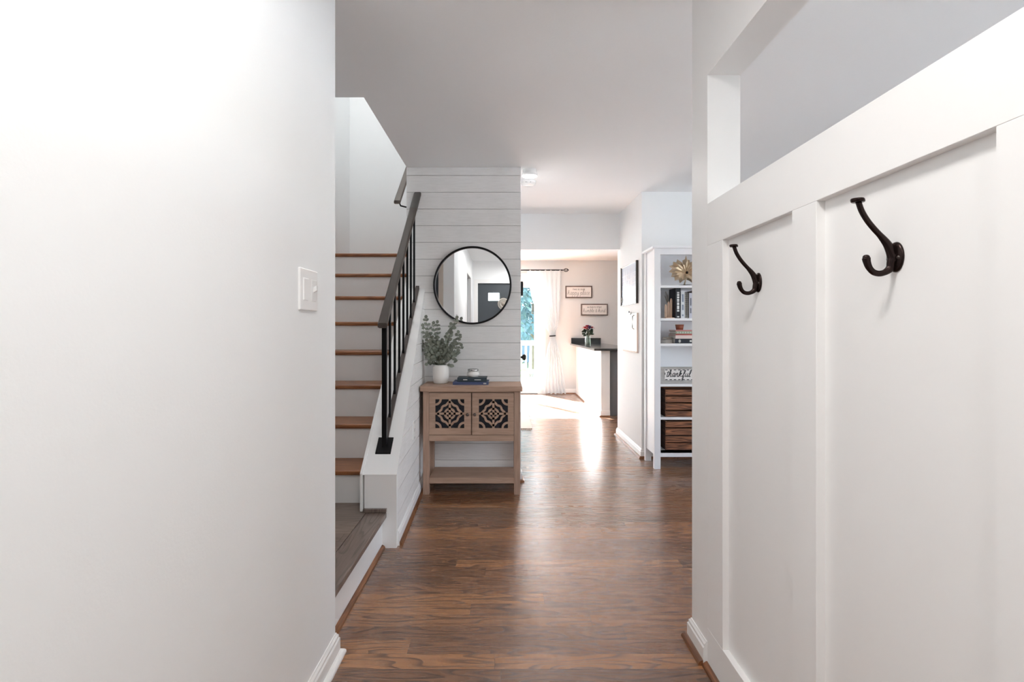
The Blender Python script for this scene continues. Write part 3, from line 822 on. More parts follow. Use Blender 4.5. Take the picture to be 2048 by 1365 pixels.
# coat hooks
def make_hook(Y, label):
    zc = 1.314; xw = .7245
    hk = thing('coat_hook', (xw, Y, zc), label, 'coat hook', None)
    MB().lathe([(0, .006), (.013, .0056), (.0175, .0045), (.0195, .0022), (.020, 0), (0, 0)], (xw, Y, zc), (-1, 0, 0), 40, sx=1, sy=1.42).build('back_plate', 'bronze', hk)
    zo = zc-1.314
    up = catmull([(.722, zo+1.306), (.7165, zo+1.322), (.7085, zo+1.338), (.6965, zo+1.353), (.684, zo+1.3665), (.6715, zo+1.382), (.661, zo+1.3995), (.6545, zo+1.4175)], 6)
    n = len(up); rr = [.0085-(.0085-.0040)*min(1, i/(n*.45)) for i in range(n)]
    MB().tube([(p[0], Y, p[1]) for p in up], rr, 16, (1.35, 1), up=(0, 1, 0)).build('upper_arm', 'bronze', hk)
    MB().lathe([(0, -.0035), (.0105, -.0035), (.0115, -.002), (.0115, .002), (.0105, .0035), (0, .0035)], (.6535, Y, zo+1.4195), (-.25, 0, 1), 28).build('cap', 'bronze', hk)
    lo = catmull([(.7215, zo+1.318), (.7175, zo+1.305), (.714, zo+1.294), (.705, zo+1.2865), (.694, zo+1.2835), (.683, zo+1.286), (.6752, zo+1.294), (.6708, zo+1.304), (.6692, zo+1.3125)], 6)
    n = len(lo); rr = [.0085-.0042*min(1, i/(n*.4)) for i in range(n)]
    rr = [r+.0016*max(0, (i/n-.7)/.3) for i, r in enumerate(rr)]
    MB().tube([(p[0], Y, p[1]) for p in lo], rr, 16, (1.3, 1), up=(0, 1, 0)).build('lower_hook', 'bronze', hk)
    MB().lathe([(0, -.006), (.0035, -.0052), (.0056, -.003), (.006, 0), (.0056, .003), (.0035, .0052), (0, .006)], (.6692, Y, zo+1.3128), seg=16).build('hook_tip', 'bronze', hk)
    for s in (-1, 1):
        MB().lathe([(0, .0025), (.003, .002), (.0035, 0)], (xw-.0046, Y+s*.0125, zc-.002), (-1, 0, 0), 12).build('screw', col('dark_screw', (60, 50, 46), .3), hk)
    return hk
h1 = make_hook(.929, 'larger-looking dark bronze coat hook on the nearer white wall panel')
h2 = copy_tree(h1); h2.location.y = 1.435; h2['label'] = 'dark bronze coat hook on the farther, narrower-looking white panel'

# ================================================================ CEILING FIXTURES
def disc_light(name, c, r, th, label, mat='lamp_on', energy=0, cat='ceiling light', size=None):
    t = thing(name, c, label, cat)
    MB().lathe([(r*.92, 0), (r*.92, -th*.35), (r, -th*.55), (r, -th), (r*.95, -th)], c, seg=48).build('housing', 'white_plastic', t)
    MB().lathe([(0, -th-.001), (r*.8, -th-.001), (r*.95, -th)], c, seg=48).build('diffuser', mat, t)
    if energy:
        lamp(name+'_glow', 'AREA', (c[0], c[1], c[2]-th-.01), energy, (1, .98, .955), size=size or r*1.9, parent=t, shape='DISK')
    return t
disc_light('ceiling_light', (.187, 3.955, 2.44), .061, .050, 'lit white drum ceiling light beside the shiplap wall corner', energy=E_HALL)
disc_light('recessed_light', (.58, 8.3, 2.44), .075, .004, 'lit recessed downlight in the far dining room ceiling', energy=E_DINE)
disc_light('flush_light', (.0, .55, 2.44), .19, .07, 'round flush ceiling light in the entry just above the camera', energy=E_ENTRY)
disc_light('flush_light', (.1, -.85, 2.44), .19, .07, 'added flush ceiling light inside the charcoal front door, out of view, evening out the entry light', energy=E_ENTRY*.8)  # second unseen lamp, added to spread the entry light more evenly
disc_light('well_fill_light', (-1.25, 4.1, 5.0), .2, .08, 'added round ceiling light, out of view high in the stairwell to light its walls', energy=E_WELL)  # unseen fixture put in to brighten the stairwell
sd = thing('smoke_detector', (.19, 4.26, 2.44), 'white smoke detector on the ceiling behind the drum light', 'smoke detector')
MB().lathe([(.066, 0), (.066, -.014), (.060, -.026), (.040, -.036), (0, -.038)], (.19, 4.26, 2.44), seg=40).build('detector_body', 'white_plastic', sd)
q = MB()
for i in range(5): q.box(.165+i*.010, .170+i*.010, 4.199, 4.2025, 2.4165, 2.4215)
q.build('vent_slots', 'ink', sd)

# small black device next to the closet door
kp = thing('door_keypad', (.112, 3.93, 1.50), 'narrow black device fixed at the corner beside the closet door', 'door device')
B(.112, .134, 3.915, 3.945, 1.443, 1.555).build('device_body', 'black_metal', kp, bevel=.004)
B(.1335, .1355, 3.92, 3.94, 1.49, 1.545).build('device_face', col('device_face', (60, 60, 64), .3), kp)

# wreath on the front door
wr = thing('door_wreath', (-.046, -1.52, 1.65), 'round pale woven wreath hanging on the charcoal front door', 'wreath')
q = MB()
for i in range(36):
    a = i*math.pi/18
    q.tube([(-.046+.03*math.cos(a), -1.51, 1.65+.03*math.sin(a)), (-.046+.10*math.cos(a+.1), -1.50, 1.65+.10*math.sin(a+.1))], .004, 6)
q.tube([(-.046+.1*math.cos(i*math.pi/18), -1.505, 1.65+.1*math.sin(i*math.pi/18)) for i in range(37)], .008, 8)
q.build('woven_ring', col('straw', (205, 198, 188)), wr)
MB().lathe([(0, 0), (.04, 0), (.045, .01), (0, .012)], (-.046, -1.515, 1.65), (0, 1, 0), 24).build('wreath_centre', col('straw_dark', (160, 150, 140)), wr)

# ================================================================ FAR ROOM
# curtain (tied) + rod
def curtain(mir, label, tie=True):
    cx0 = 0
    t = thing('curtain', ((.95 if not mir else -1.55), 9.04, 0), label, 'curtain')
    NU, NV = 90, 48; vs = []; fs = []
    # key rows: z, left X, right X
    rows = [(2.25, .37, 1.005), (2.0, .41, .995), (1.75, .475, .985), (1.5, .58, .97), (1.25, .70, .94), (1.10, .775, .90), (1.06, .80, .885), (1.0, .79, .90), (.8, .735, .96), (.5, .69, 1.02), (.2, .66, 1.06), (.015, .655, 1.085)]
    def at(z):
        for a, b in zip(rows[:-1], rows[1:]):
            if b[0] <= z <= a[0]:
                f = (a[0]-z)/(a[0]-b[0]); f2 = f*f*(3-2*f)*.4+f*.6
                return a[1]+(b[1]-a[1])*f2, a[2]+(b[2]-a[2])*f2
        return rows[-1][1:]
    for j in range(NV+1):
        z = 2.25+(.015-2.25)*j/NV; l, r = at(z); wd = r-l
        for i in range(NU+1):
            u = i/NU; amp = .010+.018*(1-min(1, abs(wd)/.65))+ .014*max(0, min(1, (1.0-z)/.3))
            if abs(z-1.06) < .06: amp = .022
            yy = 9.04+amp*math.sin(u*2*math.pi*7+.5*math.sin(u*7))+.003*math.sin(u*31+1)
            X = l+(r-l)*u
            if mir: X = -.56-X
            vs.append((X, yy, z+.006*math.sin(u*30)*(1 if j == NV else 0)))
    for j in range(NV):
        for i in range(NU):
            a = j*(NU+1)+i; fs.append((a, a+1, a+NU+2, a+NU+1))
    MB().add(vs, fs, True).build('curtain_panel', 'curtain', t)
    xa, xb = (.79, .895) if not mir else (-.56-.895, -.56-.79)
    q = MB(); pts = []
    for i in range(25):
        a = 2*math.pi*i/24; pts.append(((xa+xb)/2+(xb-xa)/2*1.06*math.cos(a), 9.04+.036*math.sin(a), 1.06+.004*math.cos(a)))
    q.tube(pts, .012, 8, flat=(.25, 1)); q.build('tieback', col('black_ribbon', (24, 24, 26)), t)
    return t
curtain(False, 'white sheer curtain tied with a black band at the right of the glass door')
curtain(True, 'white sheer curtain tied back at the hidden left side of the glass door')
cr = thing('curtain_rod', (-.28, 9.06, 2.25), 'black curtain rod with cage finial over the sliding door', 'curtain rod')
MB().cyl((-1.65, 9.04, 2.25), (1.03, 9.04, 2.25), .011).build('rod', 'black_metal', cr)
for s, xe in ((1, 1.03), (-1, -1.65)):
    q = MB(); c = Vector((xe+s*.055, 9.04, 2.25))
    for k_ in range(6):
        a0 = k_*math.pi/3
        pts = [(c.x+s*(-.05+.1*t/10), c.y+.032*math.sin(math.pi*t/10)*math.cos(a0+t*.12), c.z+.032*math.sin(math.pi*t/10)*math.sin(a0+t*.12)) for t in range(11)]
        q.tube(pts, .0035, 6)
    q.build('finial', 'black_metal', cr)
for xb_ in (.99, -1.6): MB().cyl((xb_, 9.04, 2.25), (xb_, 9.15, 2.25), .007).build('bracket', 'black_metal', cr)

# signs on the far wall
def far_sign(x0, x1, z0, z1, top, script, label):
    s = thing('wall_sign', ((x0+x1)/2, 9.15, z0), label, 'sign'); f = .020
    q = MB(); y = 9.12
    q.box(x0, x1, y, 9.149, z0, z0+f); q.box(x0, x1, y, 9.149, z1-f, z1); q.box(x0, x0+f, y, 9.149, z0+f, z1-f); q.box(x1-f, x1, y, 9.149, z0+f, z1-f)
    q.build('sign_frame', 'sign_wood', s)
    B(x0+f, x1-f, y+.012, 9.148, z0+f, z1-f).build('sign_board', 'white_board', s)
    cx, cz = (x0+x1)/2, (z0+z1)/2
    pl = lambda u, v, d: Vector((u, y+.0115-d, v))
    text_mb(top, .036, pl, .0006, 1.15, 0, cx, cz+.044, bold=.0006).build('printed_lettering', 'ink', s)
    wd = sum(GL[c][0] for c in script); xh = min(.046, (x1-x0-.085)/wd)
    cursive(script, xh, pl, cx-.005, cz-.026, .0032).build('script_lettering', 'ink', s)
def fx(px, Y=9.12): return (px-1012)/1000*Y
def fz(py, Y=9.12): return 1.18-(py-659)/1000*Y
far_sign(fx(1131), fx(1184.5), fz(596.5), fz(572), 'THIS IS OUR', 'happy place', 'small framed sign reading this is our happy place, nearest the curtain')
far_sign(fx(1162), fx(1216), fz(631.5), fz(608), 'ALWAYS STAY', 'humble & kind', 'small framed sign reading always stay humble & kind, above the flowers')

# counter
cn = thing('kitchen_counter', (1.5, 8.0, .89), 'black granite counter on the white half wall in the far room', 'counter')
B(1.175, 3.6, 6.66, 7.30, .892, .922).box(1.175, 1.80, 7.30, 9.148, .892, .922).build('worktop', 'granite', cn, bevel=.003)
B(1.19, 1.73, 9.125, 9.148, .922, 1.02).build('backsplash', 'granite', cn)
kc = thing('base_cabinet', (2.4, 6.95, 0), 'grey end of the kitchen cabinets under the black counter', 'cabinet')
B(1.402, 3.5, 6.82, 7.28, .0, .89).build('cabinet_side', 'cab_grey', kc)
# flowers
vx, vy = fx(1175.5, 7.6), 7.6
va = thing('flower_vase', (vx, vy, .922), 'clear glass jar vase with red and purple flowers on the granite counter', 'vase')
MB().lathe([(0, .002), (.038, .002), (.042, .012), (.042, .11), (.036, .13), (.034, .16), (.036, .165), (.033, .165), (.031, .13), (.038, .11), (.038, .012), (0, .010)], (vx, vy, .9225), seg=28).build('vase_glass', 'vase_glass', va)
MB().lathe([(0, .012), (.037, .013), (.037, .09), (0, .09)], (vx, vy, .9225), seg=24).build('water', glass('water', (.8, .88, .82, 1), .2), va)
q = MB(); rr_ = random.Random(5); fl = []
specs = [(-.045, 0, .275, 'r'), (-.02, -.03, .262, 'r'), (.028, 0, .29, 'p'), (.005, .03, .30, 'p'), (.06, -.01, .275, 'r'), (.02, -.035, .265, 'p'), (-.01, .0, .295, 'r')]
for dx, dy, dz, c in specs: q.tube([(vx+dx*-.2, vy, .94), (vx+dx*.3, vy+dy*.3, 1.08), (vx+dx, vy+dy, .922+dz)], .003, 6)
q.build('stems', col('green_stem', (48, 84, 48)), va)
q = MB()
for i in range(34):
    a = rr_.uniform(0, 6.28)
    leaf(q, Vector((vx+.03*math.cos(a), vy+.03*math.sin(a), .922+rr_.uniform(.16, .24))), Vector((math.cos(a), math.sin(a), rr_.uniform(-.1, .9))), Vector((0, -1, .5)), rr_.uniform(.05, .075), .03)
q.build('greenery', col('dark_green_leaf', (34, 58, 42)), va)
for dx, dy, dz, c in specs:
    q = MB(); c0 = Vector((vx+dx, vy+dy, .922+dz))
    for ring, (rad, n_, tl) in enumerate(((.012, 5, 1.6), (.024, 8, .8), (.03, 9, .1))):
        for i in range(n_):
            a = 2*math.pi*i/n_+ring; d = Vector((math.cos(a), math.sin(a), tl))
            leaf(q, c0, d, Vector((-math.cos(a), -math.sin(a), 1)), rad+.020, .032)
    q.build('flower', col('red_petal', (184, 18, 28)) if c == 'r' else col('purple_petal', (62, 28, 100)), va)

# rug
rg = thing('area_rug', (-.6, 6.6, 0), 'cream fringed rug on the dining room floor beyond the shiplap wall', 'rug')
B(-1.6, .31, 5.90, 7.45, .001, .012).build('rug_pile', 'rug', rg)
q = MB()
for i in range(96):
    x = -1.59+i*.0198
    q.tube([(x, 5.905, .008), (x+rnd.uniform(-.006, .006), 5.86, .005), (x+rnd.uniform(-.01, .01), 5.83, .004)], .0028, 4)
q.build('fringe', col('rug_fringe', (205, 196, 186)), rg)

# framed boards on the hall right wall (plane X=1.243)
XW = 1.243
cb_ = thing('framed_calendar', (XW, 5.0, 1.43), 'dark-framed glass calendar on the bright hall wall above the clipboard', 'calendar')
y0, y1, z0, z1 = 4.69, 5.33, 1.425, 1.83
q = MB(); f = .020
for ya in (y0, y1-f): B(XW-.022, XW-.001, ya, ya+f, z0, z1).build('side_bar', col('dark_frame', (62, 58, 56)), cb_)
for za in (z0, z1-.008): B(XW-.018, XW-.001, y0+f, y1-f, za, za+.008).build('edge_strip', 'white_plastic', cb_)
B(XW-.012, XW-.004, y0+f, y1-f, z0+.008, z1-.008).build('calendar_sheet', col('pale_blue_board', (206, 220, 236), .12), cb_)
q = MB()
for i in range(1, 7): z = z0+.008+(z1-z0-.06)*i/7; q.box(XW-.0128, XW-.012, y0+.03, y1-.03, z-.001, z+.001)
for i in range(1, 7): y = y0+.03+(y1-y0-.06)*i/7; q.box(XW-.0128, XW-.012, y-.001, y+.001, z0+.02, z1-.05)
q.build('grid_lines', col('grid_white', (246, 248, 250)), cb_)
q = MB(); q.tube([(XW-.016, y1-.05+.016*math.cos(i*math.pi/6), z0+.06+.026*math.sin(i*math.pi/6)) for i in range(13)], .003, 6); q.build('magnet_ring', 'chrome', cb_)
cl = thing('clipboard', (XW, 5.0, .96), 'white notice clipboard with pale wood edging below the framed calendar', 'clipboard')
y0, y1, z0, z1 = 4.70, 5.25, .968, 1.335
B(XW-.012, XW-.001, y0, y1, z0, z1).build('board', 'white_plastic', cl, bevel=.002)
B(XW-.016, XW-.001, y0-.005, y1, z0-.012, z0).box(XW-.016, XW-.001, y0-.012, y0, z0-.012, z1).build('edging', col('pale_edging', (218, 200, 188)), cl)
q = MB(); q.tube([(XW-.014, 4.80, z1-.02), (XW-.028, 4.80, z1-.03), (XW-.030, 4.80, z1-.14), (XW-.014, 4.80, z1-.155)], .006); q.build('handle', 'chrome', cl)
B(XW-.02, XW-.008, 4.93, 5.06, z1-.012, z1+.018).build('clip', 'chrome', cl, bevel=.002)
B(XW-.024, XW-.018, 4.96, 4.98, z1+.006, z1+.026).build('clip_knob', 'black_metal', cl)

# ================================================================ BOOKCASE
BX0, BX1, BY0, BY1 = 1.250, 2.06, 4.21, 4.52
bk = thing('bookcase', (1.65, 4.36, 0), 'tall white open bookcase standing against the wall by the hall corner', 'bookcase')
for (x, y) in ((BX0, BY0), (BX1-.052, BY0), (BX0, BY1-.04), (BX1-.052, BY1-.04)):
    B(x, x+.052, y, y+.04, 0, 1.862).build('leg_post', 'white_lacquer', bk, bevel=.002)
for x in (BX0+.010, BX1-.030):
    B(x, x+.020, BY0+.04, BY1-.04, .115, 1.862).build('side_panel', 'white_lacquer', bk)
B(BX0-.018, BX1+.018, BY0-.012, BY1+.01, 1.862, 1.882).build('top_board', 'white_lacquer', bk, bevel=.003)
B(BX0+.052, BX1-.052, BY0+.004, BY0+.024, 1.811, 1.862).build('top_rail', 'white_lacquer', bk)
B(BX0+.03, BX1-.03, BY1-.02, BY1-.010, .10, 1.862).build('back_panel', 'white_lacquer', bk)
ST = [1.551, 1.273, 1.059, .717, .438]
for z in ST: B(BX0+.045, BX1-.045, BY0+.004, BY1-.02, z-.021, z).build('shelf', 'white_lacquer', bk, bevel=.001)
B(BX0+.052, BX1-.052, BY0+.004, BY1-.02, .137, .157).build('shelf', 'white_lacquer', bk)
B(BX0+.052, BX1-.052, BY0+.004, BY0+.024, .103, .157).build('bottom_rail', 'white_lacquer', bk)

# leaf sculpture
lc = (1.556, 4.33, 1.668)
ls_ = thing('leaf_sculpture', (lc[0], lc[1], ST[0]), 'metallic bronze maple leaf ornament on the top shelf of the bookcase', 'ornament')
half = [(0, 1.0), (.10, .78), (.20, .72), (.19, .60), (.36, .66), (.50, .80), (.56, .62), (.78, .64), (.74, .46), (.98, .40), (.84, .24), (1.0, .06), (.80, -.02), (.90, -.24), (.66, -.24), (.66, -.46), (.46, -.42), (.34, -.60), (.18, -.46), (.07, -.40)]
out = half+[(-x, y) for x, y in reversed(half[1:])]
q = MB(); sc1 = .148; n = len(out); vs = []
rings_ = [(0, .03), (.35, .0), (.7, -.012), (1, .010)]
for r_, dy in rings_:
    for i, (x, y) in enumerate(out):
        jag = .012*math.sin(i*2.1)
        vs.append((lc[0]+x*r_*sc1, lc[1]+dy+jag*r_-.02, lc[2]+(y*r_)*sc1))
fs = []
for k_ in range(3):
    for i in range(n): fs.append((k_*n+i, k_*n+(i+1) % n, (k_+1)*n+(i+1) % n, (k_+1)*n+i))
ob = q.add(vs, fs, False).build('leaf_blade', 'leaf_metal', ls_)
so = ob.modifiers.new('solid', 'SOLIDIFY'); so.thickness = .003
MB().lathe([(0, -.006), (.010, -.004), (.012, 0), (.010, .004), (0, .006)], (lc[0], lc[1]-.03, lc[2]), (0, 1, 0), 16).build('leaf_heart', 'bronze', ls_)
MB().tube([(lc[0], lc[1]-.005, lc[2]-.01), (lc[0]-.004, lc[1]-.01, lc[2]-.06), (lc[0]-.012, lc[1], ST[0]+.012)], [.005, .005, .008], 10).build('leaf_stalk', 'leaf_metal', ls_)
MB().lathe([(0, 0), (.07, 0), (.072, .004), (.05, .010), (0, .013)], (lc[0]-.01, lc[1]-.01, ST[0]+.0005), seg=32).build('base', 'bronze', ls_)

# carved bookend (three pale fingers)
be = thing('carved_bookend', (1.42, 4.30, ST[1]), 'pale carved wooden bookend of three rising fingers left of the black book', 'bookend')
for (x, h_) in ((1.378, .118), (1.402, .142), (1.424, .170)):
    MB().lathe([(0, 0), (.0108, 0), (.011, h_*.4), (.0102, h_*.45), (.011, h_*.5), (.0106, h_*.85), (.007, h_*.96), (0, h_)], (x, 4.31, ST[1]+.006), seg=16).build('finger', 'pale_wood', be)
B(1.364, 1.4365, 4.26, 4.36, ST[1]+.0005, ST[1]+.007).build('base', 'pale_wood', be)
fv = thing('dried_grass_vase', (1.43, 4.42, ST[1]), 'clear glass vase of dried grass behind the carved bookend', 'vase')
MB().lathe([(0, 0), (.02, 0), (.024, .08), (.018, .14), (.022, .15)], (1.445, 4.44, ST[1]+.001), seg=20).build('vase_body', 'vase_glass', fv)
q = MB()
for i in range(22):
    a = rnd.uniform(0, 6.28); q.tube([(1.445, 4.44, ST[1]+.02), (1.445+.01*math.cos(a), 4.44+.01*math.sin(a), ST[1]+.13), (1.445+.035*math.cos(a), 4.44+.03*math.sin(a), ST[1]+rnd.uniform(.20, .245))], .0013, 4)
q.build('grass_stems', col('dried_grass', (168, 156, 140)), fv)

def stand_book(x0, x1, h_, cm_, label, dep=.17, y0=4.245, marks=None, mcol=None, coil=False, cat='book', group='books standing on the second shelf'):
    b = thing('spiral_notebook' if coil else 'book', ((x0+x1)/2, y0+dep/2, ST[1]), label, cat, group); z0, z1 = ST[1]+.0005, ST[1]+h_; t = .002
    q = MB(); q.box(x0, x0+t, y0, y0+dep, z0, z1); q.box(x1-t, x1, y0, y0+dep, z0, z1)
    if not coil: q.box(x0+t, x1-t, y0, y0+t, z0, z1)
    q.build('cover', cm_, b)
    B(x0+t, x1-t, y0+t+(.003 if coil else 0), y0+dep-.004, z0+.003, z1-.004).build('pages', 'paper', b)
    if marks:
        q = MB(); c = (x0+x1)/2; w_ = (x1-x0)*.22
        for a, bb in marks: q.box(c-w_, c+w_, y0-.0006, y0, z0+(z1-z0)*a, z0+(z1-z0)*bb)
        q.build('spine_lettering', mcol, b)
    if coil:
        q = MB(); c = (x0+x1)/2; r = (x1-x0)*.48
        for i in range(26):
            z = z0+.008+(z1-z0-.016)*i/25
            q.tube([(c+r*math.cos(k_*math.pi/4), y0-.001+r*.8*math.sin(k_*math.pi/4), z+k_*.0003) for k_ in range(9)], .0011, 4)
        q.build('wire_coil', 'black_metal', b)
    return b
wht = col('white_ink', (225, 225, 225))
def sx_(px, Y=4.25): return (px-1012)/1000*Y
stand_book(sx_(1350.8), sx_(1361), .257, col('black_cloth', (24, 27, 36)), 'tall black book with white spine lettering on the second shelf', marks=[(.84, .87), (.80, .82), (.74, .79), (.66, .72), (.58, .64), (.54, .57), (.44, .52), (.3, .42), (.22, .28), (.03, .07)], mcol=wht)
stand_book(sx_(1361.4), sx_(1369), .232, col('white_cover', (214, 216, 220)), 'white book standing right beside the tall black book', marks=[(.60, .88), (.3, .5), (.08, .14)], mcol=col('grey_ink', (130, 140, 158)))
stand_book(sx_(1369.4), sx_(1373.2), .225, col('pale_cover', (204, 204, 210)), 'pale spiral notebook touching the white book', coil=True, cat='notebook')
stand_book(sx_(1373.6), sx_(1377.4), .226, col('dark_cover', (58, 52, 58)), 'dark-covered spiral notebook, farther right of the two notebooks', coil=True, cat='notebook')
stand_book(sx_(1377.8), sx_(1384), .215, col('lilac_cover', (196, 196, 208)), 'white and lilac book at the right edge beside the notebooks', marks=[(.5, .8), (.2, .4)], mcol=col('grey_ink2', (120, 120, 130)))
stand_book(sx_(1384.5), sx_(1392), .235, col('grey_cover', (120, 110, 108)), 'grey-brown book mostly hidden past the lilac book')

# stack of flat books on the third shelf
zz = ST[2]+.0005
def lay(x0, x1, y0, dy, h_, cm_, label, marks=None, nm='book'):
    global zz
    b = flat_book(nm, x0, x1, y0, y0+dy, zz, zz+h_, cm_, label, group='books stacked flat on the third shelf', marks=marks); zz += h_+.0004; return b
b0 = lay(1.436, 1.66, 4.25, .20, .040, col('navy_spine', (30, 34, 46)), 'thick navy book at the bottom of the shelf stack', [(.14, .22, .25, .75), (.17, .19, .1, .9), (.56, .64, .3, .7)])
b1 = lay(1.441, 1.66, 4.25, .20, .029, col('cream_spine', (222, 202, 196)), 'cream-spined book resting on the thick navy book', [(.9, .96, .3, .6)])
b2 = lay(1.443, 1.66, 4.25, .19, .012, col('red_spine', (166, 66, 62)), 'thin red book above the cream-spined book')
b3 = lay(1.445, 1.66, 4.25, .17, .021, col('green_spine', (150, 168, 140)), 'pale green patterned book between the two red books', [(.05+.1*i, .1+.1*i, .2, .8) for i in range(9)])
b4 = lay(1.440, 1.66, 4.25, .17, .011, col('rose_spine', (190, 120, 118)), 'thin rose-red book on top of the shelf stack')
ag = thing('candle_glass', (1.49, 4.31, zz), 'amber-brown candle glass on top of the flat book stack', 'candle')
MB().lathe([(0, .0), (.029, 0), (.0365, .046), (.0345, .046), (.028, .03), (0, .03)], (1.494, 4.305, zz+.0005), seg=28).build('glass_cup', 'amber', ag)
MB().lathe([(0, .031), (.030, .031)], (1.494, 4.305, zz+.0005), seg=20).build('wax', col('cream_wax', (214, 190, 170)), ag)
# pale stones / paperbacks left of the stack (deeper in)
pb = flat_book('paperback', 1.37, 1.43, 4.30, 4.45, ST[2]+.0005, ST[2]+.030, col('grey_paper', (176, 170, 162)), 'small grey-edged paperback left of the flat stack, lowest one', group='small paperbacks left of the stack')
pb2 = flat_book('paperback', 1.385, 1.432, 4.31, 4.44, ST[2]+.031, ST[2]+.052, col('taupe_paper', (150, 140, 130)), 'small taupe paperback lying on the grey-edged one', group='small paperbacks left of the stack')

# thankful sign
tx0, tx1, tz0, tz1, ty = 1.309, 1.64, ST[3]+.001, .858, 4.262
ts = thing('word_sign', ((tx0+tx1)/2, ty, tz0), 'grey wood block sign reading thankful on the bookcase shelf', 'sign')
B(tx0, tx1, ty, ty+.03, tz0, tz1).build('sign_block', 'sign_grey', ts, bevel=.002)
ix0, ix1, iz0, iz1 = 1.352, 1.602, tz0+.030, tz1-.020
B(ix0, ix1, ty-.003, ty, iz0, iz1).build('sign_panel', 'white_board', ts)
pl = lambda u, v, d: Vector((u, ty-.0031-d, v))
wd = sum(GL[c][0] for c in 'thankful')
cursive('thankful', .208/wd, pl, (1.352+1.572)/2+.004, (iz0+iz1)/2-.002, .0052, .001, .28).build('lettering', 'ink', ts)
q = MB()
for i in range(7):
    u = ix0+.004+i*(ix1-ix0-.03)/6
    for z in (iz0+.003, iz1-.005): q.box(u, u+.02, ty-.0040, ty-.003, z-.003, z+.003)
for z in (iz0+.05,): q.box(ix0, ix0+.005, ty-.004, ty-.003, z-.006, z+.012); q.box(ix1-.005, ix1, ty-.004, ty-.003, z-.006, z+.012)
q.build('dashed_border', 'ink', ts)

# crates
def crate(z0, slats, label):
    x0, x1, y0, y1 = 1.348, 1.90, 4.222, 4.49
    cr_ = thing('wooden_crate', ((x0+x1)/2, (y0+y1)/2, z0), label, 'crate', 'crates in the bookcase')
    for a, b in slats:
        B(x0, x1, y0, y0+.010, a, b).build('slat', 'crate', cr_, bevel=.0015)
        B(x0+.002, x1-.002, y1-.01, y1, a, b).build('slat', 'crate', cr_)
    top = slats[0][1]
    for x in (x0, x1-.014): B(x, x+.014, y0+.0102, y1-.0102, z0+.001, top).build('end_board', 'crate_dark', cr_)
    B(x0+.014, x1-.014, y0+.0102, y1-.0102, z0+.001, z0+.010).build('base_board', 'crate_dark', cr_)
    q = MB()
    for a, b in slats:
        for s in (a+.012, b-.012): q.cyl((x0+.008, y0-.0008, s), (x0+.008, y0+.001, s), .003, seg=8)
    q.build('nail_heads', 'black_metal', cr_)
    return cr_
crate(ST[4]+.0005, [(.622, .669), (.564, .610), (.500, .551), (.440, .488)], 'slatted brown crate on the upper of the two crate shelves')
crate(.1575, [(.353, .400), (.286, .341), (.224, .274), (.160, .216)], 'darker slatted crate on the lowest bookcase shelf')

# ================================================================ OUTSIDE
struct(B(-30, 30, 9.28, 60, -.9, -.8), 'ground', 'lawn')
struct(B(-30, 60, -40, 9.28, -.95, -.85), 'driveway', 'pave')
dk = MB()
for i in range(25):
    dk.box(-5, 5, 9.30+i*.15, 9.30+i*.15+.143, -.09, -.06)
struct(dk, 'deck', 'deck')
dr = thing('deck_railing', (0, 13.0, -.06), 'white deck railing outside the sliding glass door', 'railing')
B(-5, 5, 12.98, 13.07, .765, .885).build('top_rail', 'trim', dr)
B(-5, 5, 13.0, 13.05, .02, .08).build('bottom_rail', 'trim', dr)
x = -4.94
while x < 4.95:
    if abs(x) < 3: B(x-.022, x+.022, 13.0, 13.04, .08, .765).build('baluster', 'trim', dr)
    x += .13
for x in (-3.4, -1.6, 0.2, 2.0, 3.8): B(x-.05, x+.05, 13.05, 13.15, -.06, .95).build('post', 'trim', dr)
def shrub(x, y, z, r, label, cmat, n=240):
    q = MB(); rr = random.Random(int(x*100)+int(y*10))
    for i in range(n):
        d = Vector((rr.gauss(0, 1), rr.gauss(0, 1), rr.gauss(0, 1))).normalized(); p = Vector((x, y, z+r))+d*r*rr.uniform(.5, 1)
        p.z = max(p.z, z+.02)
        leaf(q, p, d+Vector((0, 0, .4)), Vector((rr.uniform(-1, 1), rr.uniform(-1, 0), 1)), r*.35, r*.22)
    o = thing('deck_plant', (x, y, z), label, 'plant'); q.build('foliage', cmat, o)
    MB().cyl((x, y, z), (x, y, z+r), .02, seg=8).build('stem', 'bark', o)
shrub(.60, 12.45, -.06, .13, 'low green plant on the deck before the railing, farther left', col('bright_leaf', (120, 160, 118)))
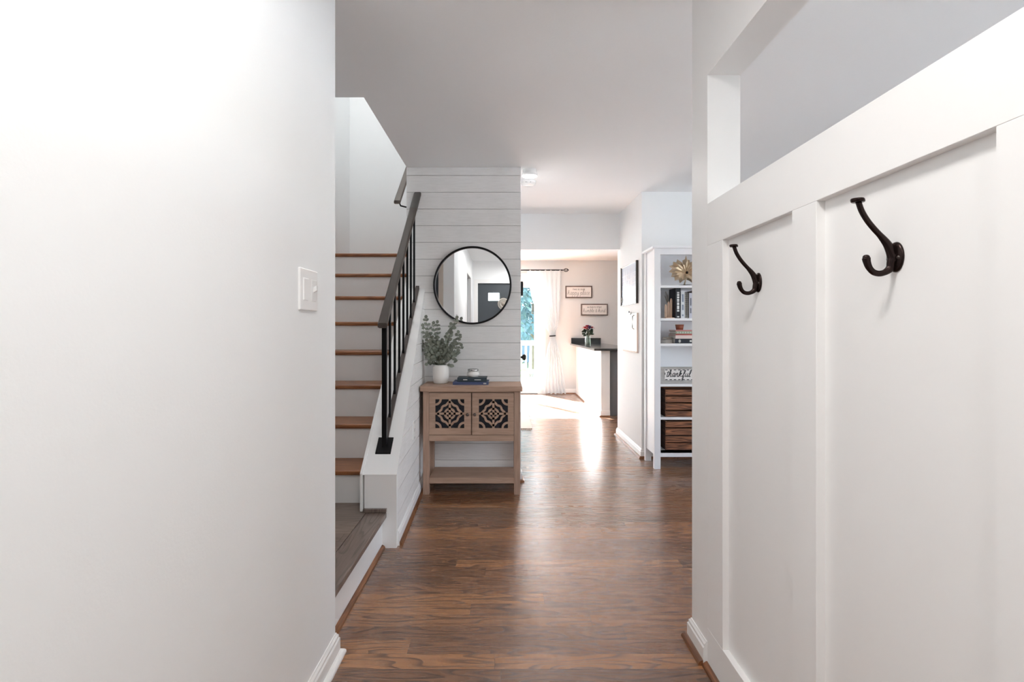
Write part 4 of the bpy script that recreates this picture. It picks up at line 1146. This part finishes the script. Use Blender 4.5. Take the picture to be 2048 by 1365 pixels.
shrub(.90, 12.3, -.06, .12, 'low green plant on the deck nearest the door stile', col('mint_leaf', (140, 170, 150)))
shrub(.20, 12.55, -.06, .26, 'taller light green plant at the left edge of the glass door', col('lime_leaf', (150, 190, 120)))
def tree(x, y, h_, r, label, mat, n=5200, seed=1):
    rr = random.Random(seed); o = thing('tree', (x, y, -.8), label, 'tree', None)
    MB().tube([(x, y, -.8), (x+.1, y, h_*.4), (x, y, h_*.8)], [.22, .16, .06], 10).build('trunk', 'bark', o)
    q = MB(); blobs = [(Vector((x+rr.uniform(-.6, .6)*r, y+rr.uniform(-.6, .6)*r, h_*.12+rr.uniform(0, .85)*h_)), r*rr.uniform(.35, .6)) for _ in range(16)]
    for i in range(n):
        c, b = rr.choice(blobs); d = Vector((rr.gauss(0, 1), rr.gauss(0, 1), rr.gauss(0, 1))).normalized()
        p = c+d*b*rr.uniform(.7, 1.0)
        leaf(q, p, d+Vector((rr.uniform(-.6, .6), rr.uniform(-.6, .6), -.2)), Vector((rr.uniform(-1, 1), -.6, 1)), rr.uniform(.16, .28), rr.uniform(.10, .17))
    q.build('crown', mat, o)
tree(1.1, 20, 6.5, 2.6, 'dense blue-green tree straight behind the deck railing', 'tree', 7000, 4)
tree(-5.6, 24, 7.0, 2.2, 'leafy tree farther left behind the deck', simple('tree_leaves_b', (76, 110, 84), .7, var=.4), 3500, 9)
tree(7.6, 23, 7.5, 2.4, 'leafy tree farther right behind the deck', simple('tree_leaves_c', (58, 88, 84), .7, var=.4), 3500, 12)
hs_ = thing('neighbour_house', (2.5, 30, -.8), 'blue-grey house beyond the trees behind the deck', 'house')
B(-5, 12, 30, 38, -.8, 3.2).build('siding', 'house', hs_)
MB().prism([(-5.4, 29.6, 3.2), (-5.4, 38.4, 3.2), (-5.4, 34, 5.6)], (17.8, 0, 0)).build('roof', 'roof', hs_)
for xb_ in (1.6, 4.6): B(xb_, xb_+1, 29.95, 30.0, .4, 1.8).build('window', col('house_window', (60, 72, 86), .2), hs_)
